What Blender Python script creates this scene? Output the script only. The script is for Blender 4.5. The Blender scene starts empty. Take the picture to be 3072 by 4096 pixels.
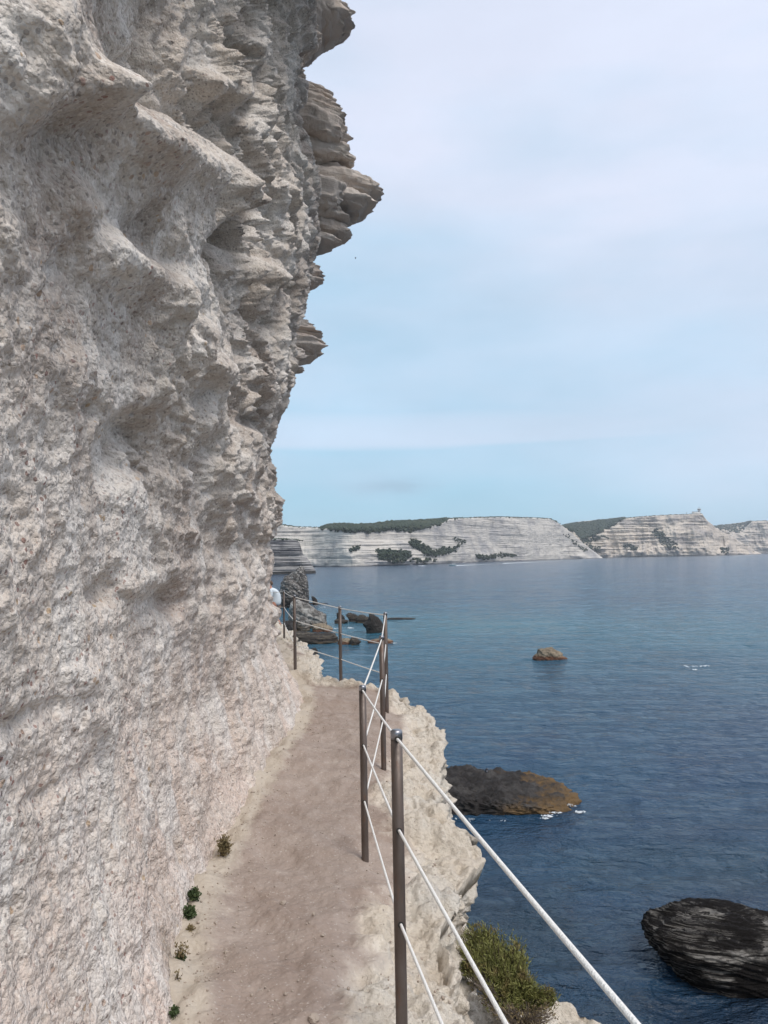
import bpy, bmesh, math, random
import numpy as np
from mathutils import Vector, Matrix
random.seed(7); np.random.seed(7)
SC = bpy.context.scene
COL = SC.collection
F32 = np.float32

# ------------------------------------------------------------------ camera geometry (photo pixels 3072 x 4096)
FPX = 3195.0
EYE = 10.0
PITCH = math.atan(183 / FPX); ROLL = 0.018
_f = np.array([0, math.cos(PITCH), math.sin(PITCH)])
_u0 = np.array([0, -math.sin(PITCH), math.cos(PITCH)])
_r0 = np.array([1.0, 0, 0])
CR = math.cos(ROLL) * _r0 - math.sin(ROLL) * _u0
CU = math.cos(ROLL) * _u0 + math.sin(ROLL) * _r0
CF = _f
def ray(u, v):
    u = np.asarray(u, float)[..., None]; v = np.asarray(v, float)[..., None]
    return CF + (u - 1536) / FPX * CR - (v - 2048) / FPX * CU
def at_depth(u, v, y):
    d = ray(u, v); t = np.asarray(y, float)[..., None] / d[..., 1:2]
    return d * t + np.array([0, 0, EYE])
def at_z(u, v, z):
    d = ray(u, v); t = (np.asarray(z, float)[..., None] - EYE) / d[..., 2:3]
    return d * t + np.array([0, 0, EYE])
def proj(P):
    q = P - np.array([0, 0, EYE])
    w = np.maximum(q @ CF, 1e-3)
    return 1536 + FPX * (q @ CR) / w, 2048 - FPX * (q @ CU) / w

# ------------------------------------------------------------------ numpy noise
_rs = np.random.RandomState(11)
_perm = _rs.permutation(256); _perm = np.concatenate([_perm, _perm, _perm]).astype(np.int32)
_g = _rs.normal(size=(256, 3)); _g = (_g / np.linalg.norm(_g, axis=1, keepdims=True)).astype(F32) * 1.5
_jit = _rs.random((256, 3)).astype(F32)
def perlin(x, y, z):
    x = np.asarray(x, F32); y = np.asarray(y, F32); z = np.asarray(z, F32)
    x, y, z = np.broadcast_arrays(x, y, z)
    xi = np.floor(x).astype(np.int32); yi = np.floor(y).astype(np.int32); zi = np.floor(z).astype(np.int32)
    xf = x - xi; yf = y - yi; zf = z - zi
    xi &= 255; yi &= 255; zi &= 255
    u = xf * xf * xf * (xf * (xf * 6 - 15) + 10); v = yf * yf * yf * (yf * (yf * 6 - 15) + 10); w = zf * zf * zf * (zf * (zf * 6 - 15) + 10)
    out = np.zeros(x.shape, F32)
    for dx in (0, 1):
        wx = u if dx else 1 - u
        a = _perm[xi + dx]
        for dy in (0, 1):
            wy = v if dy else 1 - v
            b = _perm[a + yi + dy]
            for dz in (0, 1):
                wz = w if dz else 1 - w
                g = _g[_perm[b + zi + dz]]
                out += wx * wy * wz * (g[..., 0] * (xf - dx) + g[..., 1] * (yf - dy) + g[..., 2] * (zf - dz))
    return out
def fbm(x, y, z, oct=4, gain=.5, lac=2.03):
    s = 0; a = 1.0
    for o in range(oct):
        s = s + a * perlin(x + 17.3 * o, y + 5.1 * o, z + 9.7 * o); a *= gain
        x = x * lac; y = y * lac; z = z * lac
    return s
def ridged(x, y, z, oct=4, gain=.5):
    s = 0; a = 1.0
    for o in range(oct):
        s = s + a * (1 - np.abs(perlin(x + 11.3 * o, y + 3.1 * o, z + 7.7 * o)) * 1.6); a *= gain
        x = x * 2.1; y = y * 2.1; z = z * 2.1
    return s - 1
def worley(x, y, z, jit=.8):
    x = np.asarray(x, F32); y = np.asarray(y, F32); z = np.asarray(z, F32)
    x, y, z = np.broadcast_arrays(x, y, z)
    xb = np.floor(x - .5).astype(np.int32); yb = np.floor(y - .5).astype(np.int32); zb = np.floor(z - .5).astype(np.int32)
    f1 = np.full(x.shape, 9, F32); f2 = np.full(x.shape, 9, F32)
    for dx in (0, 1):
        a = _perm[(xb + dx) & 255]
        for dy in (0, 1):
            b = _perm[a + ((yb + dy) & 255)]
            for dz in (0, 1):
                j = _jit[_perm[b + ((zb + dz) & 255)]]
                d = (xb + dx + .5 + jit * (j[..., 0] - .5) - x) ** 2 + (yb + dy + .5 + jit * (j[..., 1] - .5) - y) ** 2 + (zb + dz + .5 + jit * (j[..., 2] - .5) - z) ** 2
                f2 = np.minimum(f2, np.maximum(f1, d)); f1 = np.minimum(f1, d)
    return np.sqrt(f1), np.sqrt(f2)
def sstep(a, b, x):
    t = np.clip((x - a) / (b - a), 0, 1); return t * t * (3 - 2 * t)
def lerp(a, b, t): return a + (b - a) * t
def seg_dist(U, V, pts):
    best = np.full(U.shape, 1e9, F32)
    if len(pts) == 1:
        return np.hypot(U - pts[0][0], V - pts[0][1])
    for (a, b), (c, d) in zip(pts[:-1], pts[1:]):
        dx, dy = c - a, d - b; L = dx * dx + dy * dy
        t = np.clip(((U - a) * dx + (V - b) * dy) / L, 0, 1)
        best = np.minimum(best, np.hypot(U - a - t * dx, V - b - t * dy))
    return best

def layers(z, seed=0):
    """beds of random projection with steep risers"""
    k = np.floor(z).astype(np.int32); f = z - k
    a = _jit[_perm[(k + seed) & 255], 0]; b = _jit[_perm[(k + 1 + seed) & 255], 0]
    return lerp(a, b, sstep(.72, .98, f)) - .5
def poly_sd(U, V, pts):
    P = pts + [pts[0]]
    d = seg_dist(U, V, P); ins = np.zeros(U.shape, bool)
    for (a, b), (c, e) in zip(P[:-1], P[1:]):
        if b == e: continue
        ins ^= ((b > V) != (e > V)) & (U < (c - a) * (V - b) / (e - b) + a)
    return np.where(ins, d, -d)
# ------------------------------------------------------------------ object helpers
def new_mesh(name, V, Fq, mat=None, smooth=True, parent=None):
    V = np.asarray(V, F32).reshape(-1, 3)
    me = bpy.data.meshes.new(name)
    if isinstance(Fq, np.ndarray):
        n = Fq.shape[1]; m = len(Fq)
        me.vertices.add(len(V)); me.vertices.foreach_set('co', V.ravel())
        me.loops.add(m * n); me.loops.foreach_set('vertex_index', Fq.astype(np.int32).ravel())
        me.polygons.add(m); me.polygons.foreach_set('loop_start', np.arange(0, m * n, n, dtype=np.int32))
        me.update(calc_edges=True)
    else:
        me.from_pydata([tuple(map(float, p)) for p in V], [], [tuple(f) for f in Fq]); me.update()
    if smooth: me.polygons.foreach_set('use_smooth', np.ones(len(me.polygons), bool))
    me.validate()
    if mat: me.materials.append(mat)
    o = bpy.data.objects.new(name, me); COL.objects.link(o)
    if parent is not None: o.parent = parent
    return o
def grid_faces(nr, nc):
    i = np.arange(nr * nc, dtype=np.int32).reshape(nr, nc)
    return np.stack([i[:-1, :-1], i[:-1, 1:], i[1:, 1:], i[1:, :-1]], -1).reshape(-1, 4)
def compact(V, Fq):
    used = np.unique(Fq); m = np.full(len(V), -1, np.int32); m[used] = np.arange(len(used)); return V[used], m[Fq]
def tag(o, label=None, cat=None, group=None, kind=None):
    if label: o['label'] = label
    if cat: o['category'] = cat
    if group: o['group'] = group
    if kind: o['kind'] = kind
    return o
def empty(name, loc, label, cat, group=None):
    o = bpy.data.objects.new(name, None); COL.objects.link(o); o.location = tuple(map(float, loc)); o.empty_display_size = .1
    return tag(o, label, cat, group)
class MB:
    """collects verts and faces of several shapes in one mesh"""
    def __init__(s): s.V = []; s.F = []
    def add(s, V, F):
        n = len(s.V); s.V += [tuple(map(float, p)) for p in V]; s.F += [tuple(int(k) + n for k in f) for f in F]
    def box(s, c, size, rz=0, bev=0):
        x, y, z = [k / 2 for k in size]; ca, sa = math.cos(rz), math.sin(rz)
        P = [(-x, -y, -z), (x, -y, -z), (x, y, -z), (-x, y, -z), (-x, -y, z), (x, -y, z), (x, y, z), (-x, y, z)]
        P = [(c[0] + a * ca - b * sa, c[1] + a * sa + b * ca, c[2] + d) for a, b, d in P]
        s.add(P, [(3, 2, 1, 0), (4, 5, 6, 7), (0, 1, 5, 4), (1, 2, 6, 5), (2, 3, 7, 6), (3, 0, 4, 7)])
    def tube(s, pts, rad, n=10, cap=True):
        pts = [np.array(p, float) for p in pts]; R = rad if hasattr(rad, '__len__') else [rad] * len(pts)
        V = []; Fs = []
        for k, p in enumerate(pts):
            t = pts[min(k + 1, len(pts) - 1)] - pts[max(k - 1, 0)]; t = t / (np.linalg.norm(t) + 1e-9)
            a = np.array([0, 0, 1.]) if abs(t[2]) < .9 else np.array([1., 0, 0])
            b1 = np.cross(t, a); b1 /= np.linalg.norm(b1); b2 = np.cross(t, b1)
            for j in range(n):
                an = 2 * math.pi * j / n; V.append(p + R[k] * (math.cos(an) * b1 + math.sin(an) * b2))
        for k in range(len(pts) - 1):
            for j in range(n):
                j2 = (j + 1) % n; Fs.append((k * n + j, k * n + j2, (k + 1) * n + j2, (k + 1) * n + j))
        if cap: Fs.append(tuple(range(n))); Fs.append(tuple((len(pts) - 1) * n + j for j in reversed(range(n))))
        s.add(V, Fs)
    def lathe(s, c, prof, n=20):
        V = []; Fs = []
        for r, z in prof:
            for j in range(n):
                a = 2 * math.pi * j / n; V.append((c[0] + r * math.cos(a), c[1] + r * math.sin(a), c[2] + z))
        for k in range(len(prof) - 1):
            for j in range(n):
                j2 = (j + 1) % n; Fs.append((k * n + j, k * n + j2, (k + 1) * n + j2, (k + 1) * n + j))
        Fs.append(tuple(reversed(range(n)))); Fs.append(tuple((len(prof) - 1) * n + j for j in range(n)))
        s.add(V, Fs)
    def ball(s, c, r, nu=12, nv=8, rot=None):
        r = (r, r, r) if not hasattr(r, '__len__') else r
        V = []; Fs = []
        for i in range(nv + 1):
            th = math.pi * i / nv
            for j in range(nu):
                ph = 2 * math.pi * j / nu
                p = Vector((r[0] * math.sin(th) * math.cos(ph), r[1] * math.sin(th) * math.sin(ph), r[2] * math.cos(th)))
                if rot is not None: p = rot @ p
                V.append((c[0] + p.x, c[1] + p.y, c[2] + p.z))
        for i in range(nv):
            for j in range(nu):
                j2 = (j + 1) % nu; Fs.append((i * nu + j, (i + 1) * nu + j, (i + 1) * nu + j2, i * nu + j2))
        s.add(V, Fs)
    def build(s, name, mat, parent=None, smooth=True, origin=None):
        V = np.array(s.V, float)
        if origin is not None: V = V - np.array(origin, float)
        return new_mesh(name, V, s.F, mat, smooth, parent)

# ------------------------------------------------------------------ materials
class NT:
    def __init__(s, name):
        s.m = bpy.data.materials.new(name); s.m.use_nodes = True; s.t = s.m.node_tree
        s.b = s.t.nodes['Principled BSDF']; s.pos = None
    def n(s, typ, **kw):
        nd = s.t.nodes.new(typ)
        for k, v in kw.items(): setattr(nd, k, v)
        return nd
    def lk(s, a, b): s.t.links.new(a, b)
    def val(s, sock, v):
        if hasattr(v, 'is_linked') or isinstance(v, bpy.types.NodeSocket): s.lk(v, sock)
        else: sock.default_value = v
    def P(s, scale=(1, 1, 1), rot=(0, 0, 0), loc=(0, 0, 0)):
        if s.pos is None: s.pos = s.n('ShaderNodeNewGeometry').outputs['Position']
        if scale == (1, 1, 1) and rot == (0, 0, 0) and loc == (0, 0, 0): return s.pos
        mp = s.n('ShaderNodeMapping'); mp.inputs['Scale'].default_value = scale; mp.inputs['Rotation'].default_value = rot; mp.inputs['Location'].default_value = loc
        s.lk(s.pos, mp.inputs['Vector']); return mp.outputs['Vector']
    def noise(s, scale, detail=4, rough=.55, vec=None, dist=0):
        nd = s.n('ShaderNodeTexNoise'); nd.inputs['Scale'].default_value = scale; nd.inputs['Detail'].default_value = detail
        nd.inputs['Roughness'].default_value = rough; nd.inputs['Distortion'].default_value = dist
        s.lk(vec if vec is not None else s.P(), nd.inputs['Vector']); return nd.outputs['Fac']
    def voro(s, scale, feature='F1', vec=None):
        nd = s.n('ShaderNodeTexVoronoi', feature=feature); nd.inputs['Scale'].default_value = scale
        s.lk(vec if vec is not None else s.P(), nd.inputs['Vector']); return nd
    def ramp(s, fac, stops, interp='LINEAR'):
        nd = s.n('ShaderNodeValToRGB'); cr = nd.color_ramp; cr.interpolation = interp
        while len(cr.elements) < len(stops): cr.elements.new(.5)
        for e, (p, c) in zip(cr.elements, stops):
            e.position = p; e.color = (*c, 1) if hasattr(c, '__len__') else (c, c, c, 1)
        s.lk(fac, nd.inputs['Fac']); return nd.outputs['Color']
    def mix(s, fac, a, b, mode='MIX'):
        nd = s.n('ShaderNodeMix', data_type='RGBA', blend_type=mode)
        s.val(nd.inputs[0], fac)
        for i, c in ((6, a), (7, b)):
            if isinstance(c, bpy.types.NodeSocket): s.lk(c, nd.inputs[i])
            else: nd.inputs[i].default_value = (*c, 1)
        return nd.outputs[2]
    def math(s, op, a, b=0.0, c=None, clamp=False):
        nd = s.n('ShaderNodeMath', operation=op, use_clamp=clamp); s.val(nd.inputs[0], a); s.val(nd.inputs[1], b)
        if c is not None: s.val(nd.inputs[2], c)
        return nd.outputs[0]
    def attr(s, name):
        return s.n('ShaderNodeAttribute', attribute_name=name).outputs['Fac']
    def bump(s, h, strength=.5, dist=.02, prev=None):
        nd = s.n('ShaderNodeBump'); s.val(nd.inputs['Strength'], strength); nd.inputs['Distance'].default_value = dist
        s.lk(h, nd.inputs['Height'])
        if prev is not None: s.lk(prev, nd.inputs['Normal'])
        return nd.outputs['Normal']
    def out(s, col=None, rough=.9, nrm=None, metal=0, spec=None):
        if col is not None:
            if isinstance(col, bpy.types.NodeSocket): s.lk(col, s.b.inputs['Base Color'])
            else: s.b.inputs['Base Color'].default_value = (*col, 1)
        s.val(s.b.inputs['Roughness'], rough)
        s.b.inputs['Metallic'].default_value = metal
        if spec is not None: s.b.inputs['Specular IOR Level'].default_value = spec
        if nrm is not None: s.lk(nrm, s.b.inputs['Normal'])
        return s.m
def plain(name, col, rough=.6, metal=0, spec=None, var=.15, scale=20):
    t = NT(name); n = t.noise(scale, 3)
    c = t.mix(n, tuple(k * (1 - var) for k in col), tuple(k * (1 + var) for k in col))
    return t.out(c, rough, None, metal, spec)

def m_cliff():
    t = NT('cliff_stone')
    big = t.noise(.9, 5, .65, dist=.5); mid = t.noise(5.5, 5, .6); fine = t.noise(38, 4, .65)
    c = t.mix(t.ramp(big, [(.35, 0), (.65, 1)]), (.51, .460, .405), (.655, .578, .503))
    c = t.mix(t.math('MULTIPLY', t.ramp(mid, [(.42, 0), (.7, 1)]), .75), c, (.50, .43, .365))
    # browner, dirtier beds in the upper near part and in drifts elsewhere
    dirt = t.ramp(t.math('ADD', t.noise(.75, 5, .6, t.P((1, .8, 1), (0, 0, 0), (3.1, 1.7, 9.2)), .6), t.math('MULTIPLY', t.noise(6, 4, .6), .18)), [(.52, 0), (.70, 1)])
    c = t.mix(t.math('MULTIPLY', dirt, .85), c, (.36, .295, .25))
    # pinkish dust rubbed on the foot of the wall
    sep = t.n('ShaderNodeSeparateXYZ'); t.lk(t.P(), sep.inputs[0])
    h = t.math('SUBTRACT', sep.outputs[2], 8.4)
    foot = t.math('MULTIPLY', t.math('SUBTRACT', 1.0, t.math('DIVIDE', h, 2.2), clamp=True), 1.0)
    c = t.mix(t.math('MULTIPLY', foot, t.ramp(t.noise(2.3, 4), [(.35, .2), (.6, 1)])), c, (.63, .505, .43))
    # ochre iron staining in loose patches
    st = t.ramp(t.noise(1.7, 5, .62, dist=.4), [(.6, 0), (.72, 1)])
    c = t.mix(t.math('MULTIPLY', st, .6), c, (.36, .275, .19))
    # pale salt wash
    c = t.mix(t.math('MULTIPLY', t.ramp(t.noise(2.9, 5, .6, t.P((1, 1, .55))), [(.48, 0), (.62, 1)]), .6), c, (.76, .725, .68))
    # grains and pebbles of the coarse sandstone
    v = t.voro(95); cs = t.n('ShaderNodeSeparateColor'); t.lk(v.outputs['Color'], cs.inputs[0])
    g = cs.outputs[0]
    c = t.mix(t.math('MULTIPLY', t.ramp(g, [(0, .0), (.35, .25), (1, 1)]), .55), c, t.mix(cs.outputs[1], (.27, .235, .205), (.82, .77, .71)))
    patch = t.ramp(t.noise(1.5, 4), [(.42, .1), (.62, 1)])
    near = t.math('SUBTRACT', 1.0, t.math('DIVIDE', t.math('SUBTRACT', sep.outputs[1], 2.0), 5.0), clamp=True)
    pm = t.math('MULTIPLY', patch, near)
    v2 = t.voro(62); c2 = t.n('ShaderNodeSeparateColor'); t.lk(v2.outputs['Color'], c2.inputs[0])
    red = t.math('MULTIPLY', t.math('MULTIPLY', t.math('GREATER_THAN', c2.outputs[0], .88), pm), t.math('LESS_THAN', v2.outputs['Distance'], .42))
    c = t.mix(t.math('MULTIPLY', red, .8), c, t.mix(c2.outputs[1], (.24, .085, .07), (.2, .13, .1)))
    v3 = t.voro(38); c3 = t.n('ShaderNodeSeparateColor'); t.lk(v3.outputs['Color'], c3.inputs[0])
    och = t.math('MULTIPLY', t.math('MULTIPLY', t.math('GREATER_THAN', c3.outputs[0], .962), near), t.math('LESS_THAN', v3.outputs['Distance'], .38))
    c = t.mix(t.math('MULTIPLY', och, .85), c, t.mix(c3.outputs[1], (.42, .29, .16), (.44, .32, .26)))
    dk = t.math('MULTIPLY', t.math('GREATER_THAN', c2.outputs[2], .88), t.math('LESS_THAN', v2.outputs['Distance'], .45))
    c = t.mix(t.math('MULTIPLY', dk, .5), c, (.16, .14, .13))
    hgt = t.math('ADD', t.math('MULTIPLY', v.outputs['Distance'], -1.0), t.math('MULTIPLY', fine, 1.2))
    nrm = t.bump(hgt, .55, .008)
    nrm = t.bump(t.math('ADD', mid, t.math('MULTIPLY', t.noise(17, 5, .65), .6)), .8, .05, nrm)
    return t.out(c, .95, nrm, spec=.15)

def m_strata(name, a, b, dark, warm=None):
    t = NT(name)
    l = t.noise(1.0, 5, .65, t.P((.25, .25, 7.0)), .25)
    c = t.mix(t.ramp(l, [(.3, 0), (.7, 1)]), a, b)
    c = t.mix(t.math('MULTIPLY', t.ramp(t.noise(1.2, 4, .6, t.P((.3, .3, 16.0))), [(.56, 0), (.66, 1)]), .6), c, dark)
    if warm: c = t.mix(t.math('MULTIPLY', t.ramp(t.noise(3, 4), [(.5, 0), (.7, 1)]), .6), c, warm)
    nrm = t.bump(t.math('ADD', l, t.math('MULTIPLY', t.noise(25, 5, .7), .5)), .8, .06)
    return t.out(c, .95, nrm, spec=.15)

def m_ground():
    t = NT('limestone_ground')
    e = t.attr('edge')
    n1 = t.noise(1.6, 5, .6, t.P((1, .7, 1))); n2 = t.noise(7, 5, .65); n3 = t.noise(60, 4, .7)
    p = t.mix(t.ramp(n1, [(.35, 0), (.65, 1)]), (.285, .222, .184), (.35, .287, .245))
    p = t.mix(t.math('MULTIPLY', t.ramp(n2, [(.45, 0), (.7, 1)]), .55), p, (.42, .352, .305))
    p = t.mix(t.math('MULTIPLY', t.ramp(t.noise(2.6, 5, .6, t.P((1.6, .5, 1), (0, 0, .5))), [(.52, 0), (.68, 1)]), .5), p, (.255, .192, .155))
    p = t.mix(t.math('MULTIPLY', t.ramp(n3, [(.5, 0), (.75, 1)]), .3), p, (.25, .2, .165))
    v = t.voro(140); cs = t.n('ShaderNodeSeparateColor'); t.lk(v.outputs['Color'], cs.inputs[0])
    p = t.mix(t.math('MULTIPLY', t.math('GREATER_THAN', cs.outputs[0], .93), .45), p, t.mix(cs.outputs[1], (.2, .15, .12), (.6, .55, .5)))
    r = t.mix(t.ramp(t.noise(3.2, 5, .6), [(.35, 0), (.65, 1)]), (.67, .585, .48), (.71, .65, .565))
    r = t.mix(t.math('MULTIPLY', t.ramp(t.noise(9, 5, .65), [(.5, 0), (.72, 1)]), .55), r, (.55, .465, .375))
    r = t.mix(t.math('MULTIPLY', t.ramp(n3, [(.52, 0), (.75, 1)]), .4), r, (.42, .36, .29))
    r = t.mix(t.math('MULTIPLY', t.ramp(t.noise(2.1, 4), [(.56, 0), (.68, 1)]), .5), r, (.55, .53, .50))
    sep = t.n('ShaderNodeSeparateXYZ'); t.lk(t.P(), sep.inputs[0])
    wet = t.math('DIVIDE', t.math('SUBTRACT', 2.6, t.math('ADD', sep.outputs[2], t.math('MULTIPLY', n1, 1.2))), 1.0, clamp=True)
    r = t.mix(wet, r, (.05, .043, .036))
    c = t.mix(t.ramp(t.math('ADD', e, t.math('MULTIPLY', t.math('SUBTRACT', n2, .5), .9)), [(.12, 0), (.9, 1)]), p, r)
    pit = t.voro(19); pitf = t.math('MULTIPLY', t.math('LESS_THAN', pit.outputs['Distance'], t.math('MULTIPLY', t.noise(5, 3), .42)), e)
    c = t.mix(t.math('MULTIPLY', pitf, .4), c, (.40, .32, .25))
    # pale wash at the foot of the wall
    f = t.attr('foot')
    c = t.mix(t.math('MULTIPLY', t.ramp(t.math('ADD', f, t.math('MULTIPLY', t.math('SUBTRACT', n2, .5), .8)), [(.4, 0), (.8, 1)]), .75), c, (.50, .44, .36))
    nrm = t.bump(t.math('ADD', t.math('ADD', t.math('MULTIPLY', n3, .5), t.noise(24, 5, .7)), t.math('MULTIPLY', t.voro(45).outputs['Distance'], -.7)), .35, .02)
    nrm = t.bump(t.math('ADD', t.noise(46, 5, .75), t.math('MULTIPLY', t.voro(30).outputs['Distance'], -.8)), t.math('MULTIPLY', e, .7), .03, nrm)
    nrm = t.bump(t.noise(8, 6, .75), t.math('MULTIPLY_ADD', e, .5, .18), .05, nrm)
    return t.out(c, .95, nrm, spec=.15)

def m_rock(name, dark, light, extra=None, strat=None, amt=.5, exlevel=None, bscale=6, exx=None):
    """sea rock: dark body, pale weathered patches, optional tint, optional tilted lamination; object space"""
    t = NT(name)
    t.pos = t.n('ShaderNodeTexCoord').outputs['Object']
    n1 = t.noise(bscale * .35, 5, .65); n2 = t.noise(bscale * 1.6, 5, .7)
    f = t.ramp(t.math('ADD', t.math('MULTIPLY', n1, .7), t.math('MULTIPLY', n2, .3)), [(.62 - amt * .3, 0), (.8 - amt * .3, 1)])
    if strat:
        sc, rot = strat
        l = t.noise(1.0, 5, .7, t.P((.5 * sc[0], .5 * sc[1], sc[2]), rot), .15)
        f = t.math('MULTIPLY', t.ramp(l, [(.50, 0), (.60, 1)]), t.ramp(n1, [(.62 - amt * .4, 0), (.74 - amt * .4, 1)]))
        f2 = l
    c = t.mix(f, dark, light)
    if extra:
        sep = t.n('ShaderNodeSeparateXYZ'); t.lk(t.P(), sep.inputs[0])
        hi, wd = exlevel or (.5, .5)
        k = t.math('DIVIDE', t.math('SUBTRACT', hi, t.math('ADD', sep.outputs[2], t.math('MULTIPLY', t.math('SUBTRACT', n1, .5), wd * 3))), wd, clamp=True)
        if exx: k = t.math('MULTIPLY', k, t.ramp(t.math('ADD', t.math('MULTIPLY', sep.outputs[0], .25), t.math('MULTIPLY', n1, .8)), [(.3, 0), (.55, 1)]))
        c = t.mix(t.math('MULTIPLY', k, t.math('MULTIPLY_ADD', n2, .9, .35, clamp=True)), c, extra)
    h = t.math('ADD', n2, t.math('MULTIPLY', t.noise(bscale * 5, 5, .7), .5))
    if strat: h = t.math('ADD', h, t.math('MULTIPLY', f2, 1.5))
    return t.out(c, .85, t.bump(h, .8, .35 / bscale), spec=.12)

def m_sea():
    t = NT('sea_water')
    n = t.noise(.035, 5, .6, dist=.6); n2 = t.noise(.25, 5, .6)
    sep = t.n('ShaderNodeSeparateXYZ'); t.lk(t.P(), sep.inputs[0])
    c = t.mix(t.ramp(n, [(.4, 0), (.6, 1)]), (.010, .034, .078), (.012, .054, .102))
    # shoal of pale sand and dark weed patches on the bottom, close to the shore
    shore = t.math('SUBTRACT', 1.35, t.math('DIVIDE', sep.outputs[1], 26.0), clamp=True)
    c = t.mix(t.math('MULTIPLY', shore, t.ramp(n2, [(.36, .25), (.6, 1)])), c, (.016, .018, .024))
    c = t.mix(t.math('MULTIPLY', shore, t.ramp(t.noise(.16, 4, .5, t.P((1, 1, 1), (0, 0, 0), (7, 3, 0))), [(.5, 0), (.65, .8)])), c, (.012, .034, .045))
    shoal = t.ramp(t.math('DIVIDE', sep.outputs[1], 400.0, clamp=True), [(.1, 0), (.28, 1), (.45, .25), (.9, 0)])
    c = t.mix(t.math('MULTIPLY', shoal, t.ramp(t.noise(.012, 3, .5), [(.3, .25), (.65, .95)])), c, (.028, .12, .16))
    w1 = t.noise(1.0, 5, .6, t.P((.55, .95, 1), (0, 0, .15)), .3)
    w2 = t.noise(1.0, 4, .6, t.P((2.6, 4.2, 1), (0, 0, -.1)))
    w3 = t.noise(1.0, 3, .6, t.P((.06, .16, 1), (0, 0, .1)))
    nrm = t.bump(w3, 1.0, 1.6)
    nrm = t.bump(w1, 1.0, .7, nrm); nrm = t.bump(w2, 1.0, .15, nrm)
    t.b.inputs['IOR'].default_value = 1.333
    return t.out(c, .12, nrm, spec=.42)

def m_headland(name, tint):
    t = NT(name)
    lay = t.noise(1.0, 6, .68, t.P((.028, .028, .24)), 1.3)
    lay2 = t.noise(1.0, 4, .6, t.P((.03, .03, .8)), .8)
    big = t.noise(.017, 5, .62, t.P((1, 1, 1.6)))
    irr = t.ramp(t.noise(.022, 5, .65, t.P((1, 1, 2.2), (0, 0, 0), (5, 9, 1)), .8), [(.40, 0), (.6, 1)])
    lay = t.math('ADD', lay, t.math('MULTIPLY', irr, .16))
    c = t.mix(t.ramp(lay, [(.36, 0), (.56, 1)]), (.27 * tint[0], .262 * tint[1], .268 * tint[2]), (.56 * tint[0], .52 * tint[1], .465 * tint[2]))
    c = t.mix(t.math('MULTIPLY', t.ramp(lay2, [(.58, 0), (.7, 1)]), .3), c, (.24, .235, .25))
    face = t.noise(.009, 4, .55, t.P((1, 1, 1.4), (0, 0, 0), (31, 7, 5)))
    c = t.mix(t.math('MULTIPLY', t.ramp(face, [(.46, 0), (.54, 1)]), .75), c, (.34 * tint[0], .33 * tint[1], .33 * tint[2]))  # grey noise patches paint shadowed cliff faces into the colour
    c = t.mix(t.math('MULTIPLY', t.ramp(big, [(.42, 0), (.54, 1)]), .9), c, (.59 * tint[0], .55 * tint[1], .495 * tint[2]))
    c = t.mix(t.math('MULTIPLY', t.ramp(t.noise(.05, 5, .65), [(.57, 0), (.68, 1)]), .6), c, (.25, .23, .22))
    sep = t.n('ShaderNodeSeparateXYZ'); t.lk(t.P(), sep.inputs[0])
    wet = t.math('DIVIDE', t.math('SUBTRACT', 4.0, t.math('ADD', sep.outputs[2], t.math('MULTIPLY', t.noise(.06, 4), 5))), 1.2, clamp=True)
    c = t.mix(t.math('MULTIPLY', wet, .85), c, (.07, .065, .065))
    nrm = t.bump(t.math('ADD', lay, t.math('MULTIPLY', t.noise(.2, 5, .7), .4)), .8, 3.0)
    return t.out(c, .95, nrm, spec=.1)
def m_leaf(name, a, b, c3, sc=14):
    t = NT(name)
    c = t.mix(t.ramp(t.noise(sc, 3), [(.35, 0), (.65, 1)]), a, b)
    c = t.mix(t.ramp(t.noise(sc * .3, 3), [(.55, 0), (.7, 1)]), c, c3)
    return t.out(c, .7, spec=.2)

M = {}
M['cliff'] = m_cliff()
M['strata'] = m_strata('layered_limestone', (.50, .43, .375), (.64, .575, .515), (.33, .28, .24), (.50, .40, .33))
M['ground'] = m_ground()
M['sea'] = m_sea()

# ------------------------------------------------------------------ posts (needed early: they fix the ground level)
# base pixel (u, v), depth
POSTS = [('A', 1607, 4086, 2.82), ('B', 1461, 3440, 4.64), ('C', 1535, 3054, 6.28), ('D', 1547.5, 2824, 8.52), ('E', 1364, 2745, 9.92), ('F', 1181, 2680, 10.58), ('G', 1137, 2558, 16.06)]
POSTP = [at_depth(u, v, y) for _, u, v, y in POSTS]
POST_H = .98
PY = np.array([.0, 1.5] + [p[1] for p in POSTP] + [24.]); PZ = np.array([8.40, 8.38] + [8.36] + [p[2] for p in POSTP[1:]] + [8.2])
def path_z(y): return np.interp(y, PY, PZ)

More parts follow.
